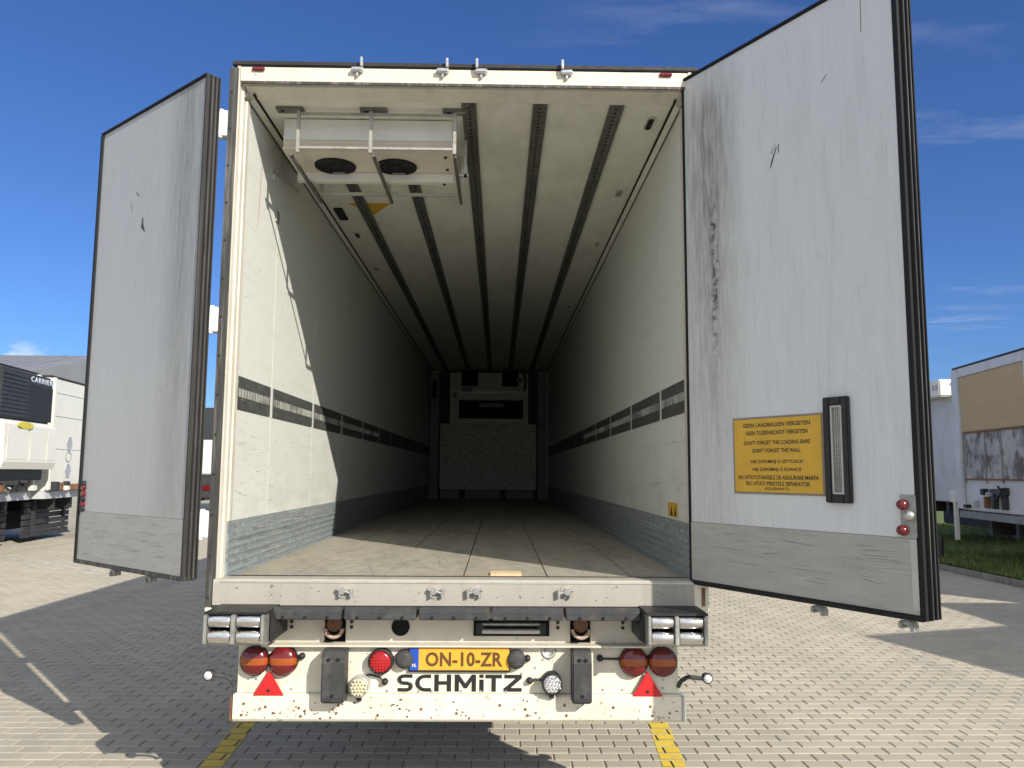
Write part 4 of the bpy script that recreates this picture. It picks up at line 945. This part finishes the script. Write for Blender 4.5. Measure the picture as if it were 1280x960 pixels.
# trailers in the right hand row, fronts facing the yard (local +x turned to world -x)
def plain_trailer(loc, rz, L_, W_, label, m='bg_grey', group=G, zt=4.0):
    t = thing('box_trailer', label, 'trailer', loc, rz, group)
    h = W_/2
    MB().box(-L_,0,-h,h,1.12,zt-.04).build('box_body', m, t, .02)
    MB().box(-L_,.01,-h-.01,h+.01,zt-.04,zt).build('roof_edge', 'rubber', t)
    gear(t, L_, W_, 1.12, False)
    return t
t = thing('box_trailer', 'grey trailer with its front wall patched by a chipboard panel', 'trailer', (9.50,10.66,0), PI-.125+.0, G)
h = 1.53
MB().box(-12,0,-h,h,1.06,3.93).build('box_body', 'bg_grey', t, .02)
MB().box(-12,.02,-h-.02,h+.02,3.93,3.97).build('roof_edge', 'rubber', t)
gear(t, 12, 3.0, .9, False)
MB().box(-.3,.03,-h+.02,h-.02,.90,1.04).build('front_beam', 'dpost', t, .01)
MB().box(.0,.06,h-.20,h,1.08,3.92).build('corner_post', 'bg_grey', t, .015); MB().box(.0,.06,-h,-h+.30,1.08,3.92).build('corner_post', 'bg_grey', t, .015)
MB().box(.0,.05,-h+.31,h-.21,3.74,3.92).build('front_rail', 'bg_grey', t, .01)
MB().box(.0,.035,-h+.34,h-.24,2.62,3.73).build('chipboard_panel', 'chip', t, .004)
sp = MB().box(.0,.020,-h+.34,h-.24,1.66,2.61).build('stained_panel', 'stain', t, .004)
for y in (-h+.36,-.28,.35,h-.28): MB().box(.0205,.035,y-.016,y+.016,1.60,2.60).build('panel_strut', 'dpost', sp)
for z in (1.66,2.58): MB().box(.0205,.045,-h+.39,h-.31,z,z+.03).build('panel_strut', 'rust', sp)
pass
MB().box(.021,.04,.36,h-.34,1.74,2.1).build('white_patch', 'bg_grey', sp) if False else None
for y, z, w_, hh, m in ((.2,1.42,.5,.16,'chassis'),(-.05,1.40,.3,.08,'block'),(.45,1.46,.12,.14,'black'),(-.35,1.44,.14,.12,'black'),(.05,1.24,.10,.22,'chassis'),(.42,1.24,.10,.22,'chassis'),(-.25,1.24,.08,.22,'rust'),(1.2,1.14,.1,.06,'black'),(-1.1,1.14,.16,.06,'black'),(-.75,1.2,.12,.12,'alu')):
    MB().box(.0,.10,y-w_/2,y+w_/2,z-hh/2,z+hh/2).build('coupling_block', m, t, .01)
MB().tube([(.1,.1,1.4),(.16,.3,1.3),(.14,.5,1.45),(.1,.3,1.55)],.02).build('air_hose', 'black', t)
for y in (.95, -.45): MB().box(-1.1,-.95,y-.07,y+.07,.20,1.0).box(-1.2,-.85,y-.16,y+.16,.06,.20).build('landing_leg', 'chassis', t)
MB().lathe((-.3,1.2,.72),(0,1,0),[(.0,0),(.12,0),(.14,.03),(.14,.10),(.12,.12),(0,.12)],20).build('reel', 'alu', t)
# row neighbours standing just out of the picture, whose shadows fall into it
for k, (xf, yc, W_, ra) in enumerate(((9.01,-1.94,2.6,.305),(9.7,1.4,2.5,0),(9.7,5.35,2.4,0))):
    plain_trailer((xf,yc,0), PI+ra, 12.5, W_, ['white box trailer in the right hand row nearest the camera','white box trailer in the right hand row second from the camera','white box trailer in the right hand row third from the camera'][k], 'bg_white', 'trailers of the right hand row that shade the paving', (4.0,3.2,4.0)[k])
# far white trailer behind the chipboard one
t = plain_trailer((11.05,15.75,0), PI, 11, 2.6, 'pale trailer standing behind the chipboard patched one', 'bg_grey')
MB().box(.0,.35,-1.2,1.2,3.62,4.03).build('roof_fairing', 'bg_white', t, .03)
for y in (.95,1.1): MB().box(.351,.36,y-.05,y+.05,3.78,3.90).build('fairing_vent', 'logog', t)
MB().box(.02,.10,1.10,1.18,.25,1.30).build('white_upright', 'bg_white', t); MB().box(.0,.08,.95,1.3,1.12,1.40).build('white_patch', 'bg_white', t)

# truck seen through the gap beside the left door
t = thing('box_truck', 'distant truck with dark box and red tail lamps glimpsed beside the hinge gap', 'truck', (-11.6,26,0), 0)
MB().box(-1.25,1.25,0,7,2.9,4.1).build('upper_box', 'bg_dark', t, .02)
MB().box(-1.24,1.24,.01,7,1.62,2.89).build('lower_box', 'bg_white', t, .02)
MB().box(-1.2,1.2,.0,.2,.72,1.6).build('rear_frame', 'chassis', t, .02)
for x in (-1.0,.92): MB().box(x-.14,x+.14,-.03,-.001,1.0,1.2).build('tail_lamp', 'dred', t, .01)
MB().box(-1.2,1.2,7.3,9.2,.9,3.2).build('cab', 'bg_white', t, .08)
for y in (1.6,8.0):
    for s in (-1,1): MB().lathe((s*.9,y,.5),(s,0,0),[(0,0),(.46,0),(.5,.04),(.5,.28),(.46,.32),(.2,.32),(.0,.28)],24).build('wheel', 'tyre', t)
MB().box(-.5,.5,.2,7.2,.6,.72).build('chassis_rail', 'chassis', t)

# warehouse on the left skyline
t = thing('warehouse', 'long low warehouse with grey roof on the left skyline', 'building', (-62,50,0), 0)
MB().box(-45,28,0,30,0,7.4).build('wall', 'shedwall', t)
rf = MB().prism([(-.6,7.4),(-.6,7.8),(14.7,11.5),(30.6,7.8),(30.6,7.4)], 0, -45.6, 28.6).build('roof', 'roofgrey', t)
mb = MB()
for k in range(55): x = -45+k*1.32; mb.add([(x,-.62,7.82),(x+.09,-.62,7.82),(x+.09,14.7,11.53),(x,14.7,11.53)],[(0,1,2,3)])
mb.build('roof_ribs', 'roofgrey', rf)['kind'] = 'stuff'
for k in range(9): 
    dr = MB().box(-40+k*8,-36+k*8,-.12,-.001,0,4.4).build('dock_door', 'bg_white', t)
    for j in range(4): MB().box(-39.9+k*8,-36.1+k*8,-.13,-.121,1.0+j*.9,1.03+j*.9).build('door_seam', 'logog', dr)

# grass bank on the right with kerb and post
M['soil'] = mat('grass_soil', (.10,.13,.035), .9, var=.3, scale=2)
gr = MB(); nx_, ny_ = 26, 26
gvs = []; 
for j in range(ny_+1):
    for i in range(nx_+1):
        x = 8.62 + 26*(i/nx_)**1.6; y = -8 + 68*(j/ny_)
        gvs.append((x, y, .10+.05*math.sin(x*1.3+y*.7)*min(1,(x-8.62)*.8)))
gr.add(gvs, [(j*(nx_+1)+i, j*(nx_+1)+i+1, (j+1)*(nx_+1)+i+1, (j+1)*(nx_+1)+i) for j in range(ny_) for i in range(nx_)], True)
tag(gr.build('grass_bank', 'soil', fix=False), 'green grass bank along the right side of the yard', kind='structure')
M['kerb'] = mat('dirty_kerb_concrete', (.24,.225,.19), .85, var=.2, scale=5, dirt=[((.10,.11,.05), 6, (1,1,1), .45, .7, .7)])
kb = bpy.data.objects.new('kerb', None); C.objects.link(kb); tag(kb, 'low concrete kerb between the paving and the grass', kind='structure')
for k in range(34):
    y = -4+k*1.0; MB().box(8.50,8.615,y+.004,y+.996,-.008,.085).build('kerb_stone', 'kerb', kb, .01)
M['blade'] = mat('grass_blade', (.085,.13,.025), .7, var=.45, scale=3, dirt=[((.22,.22,.06), 5, (1,1,1), .5, .7, .7)])
R_ = np.random.default_rng(5); nb = 42000
gx = 8.62+R_.random(nb)**1.3*9; gy = 7+R_.random(nb)*16; gh = .05+.10*R_.random(nb); ga = R_.random(nb)*6.283; lean = R_.normal(0,.04,(nb,2)); gz = .09+.05*np.sin(gx*1.3+gy*.7)*np.minimum(1,(gx-8.62)*.8)
gw = .010
V = np.zeros((nb,3,3)); V[:,0] = np.stack([gx-gw*np.cos(ga), gy-gw*np.sin(ga), gz],1); V[:,1] = np.stack([gx+gw*np.cos(ga), gy+gw*np.sin(ga), gz],1); V[:,2] = np.stack([gx+lean[:,0], gy+lean[:,1], gz+gh],1)
me = bpy.data.meshes.new('grass'); me.vertices.add(nb*3); me.vertices.foreach_set('co', V.ravel()); me.loops.add(nb*3); me.loops.foreach_set('vertex_index', np.arange(nb*3, dtype=np.int32))
me.polygons.add(nb); me.polygons.foreach_set('loop_start', np.arange(nb, dtype=np.int32)*3); me.polygons.foreach_set('loop_total', np.full(nb, 3, dtype=np.int32)); me.polygons.foreach_set('use_smooth', np.zeros(nb, dtype=bool)); me.update(calc_edges=True); me.materials.append(M['blade'])
o = bpy.data.objects.new('grass', me); C.objects.link(o); tag(o, 'rough green grass growing under the parked trailers on the right', 'grass', kind='stuff')
bo = thing('bollard', 'short dark post on the grass edge below the chipboard patched trailer', 'bollard', (8.78,11.35,.08))
MB().lathe((0,0,0),(0,0,1),[(.055,0),(.055,.46),(.045,.50),(0,.51)],16).build('post', 'black', bo)
MB().lathe((0,0,0),(0,0,1),[(.09,0),(.09,.03),(.055,.035)],16).build('base', 'chassis', bo)
# distant hedge line closing the yard
M['leaf'] = mat('hedge_leaf', (.05,.075,.025), .8, var=.4, scale=1.2)
for k, (x0, x1, y0, hh) in enumerate(((-24,22,95,3.5),(24,75,80,4.2))):
    n = 9000; R_ = np.random.default_rng(20+k)
    cx_ = x0+(x1-x0)*R_.random(n); top = hh*(.7+.3*np.sin(cx_*.9)*np.sin(cx_*.37+1)); cz = top*R_.random(n)**.7; cy = y0+R_.normal(0,1.0,n)*(1.1-.5*cz/hh)
    d1 = R_.normal(0,.28,(n,3)); d2 = R_.normal(0,.28,(n,3)); Cc = np.stack([cx_,cy,cz],1)
    V = np.stack([Cc-d1, Cc+d2, Cc+d1],1)
    me = bpy.data.meshes.new('hedge'); me.vertices.add(n*3); me.vertices.foreach_set('co', V.ravel()); me.loops.add(n*3); me.loops.foreach_set('vertex_index', np.arange(n*3, dtype=np.int32))
    me.polygons.add(n); me.polygons.foreach_set('loop_start', np.arange(n, dtype=np.int32)*3); me.polygons.foreach_set('loop_total', np.full(n, 3, dtype=np.int32)); me.polygons.foreach_set('use_smooth', np.zeros(n, dtype=bool)); me.update(calc_edges=True); me.materials.append(M['leaf'])
    o = bpy.data.objects.new('hedge', me); C.objects.link(o); tag(o, ['distant dark green hedge far behind the trailer', 'distant green hedge behind the right hand row'][k], 'hedge', kind='stuff')
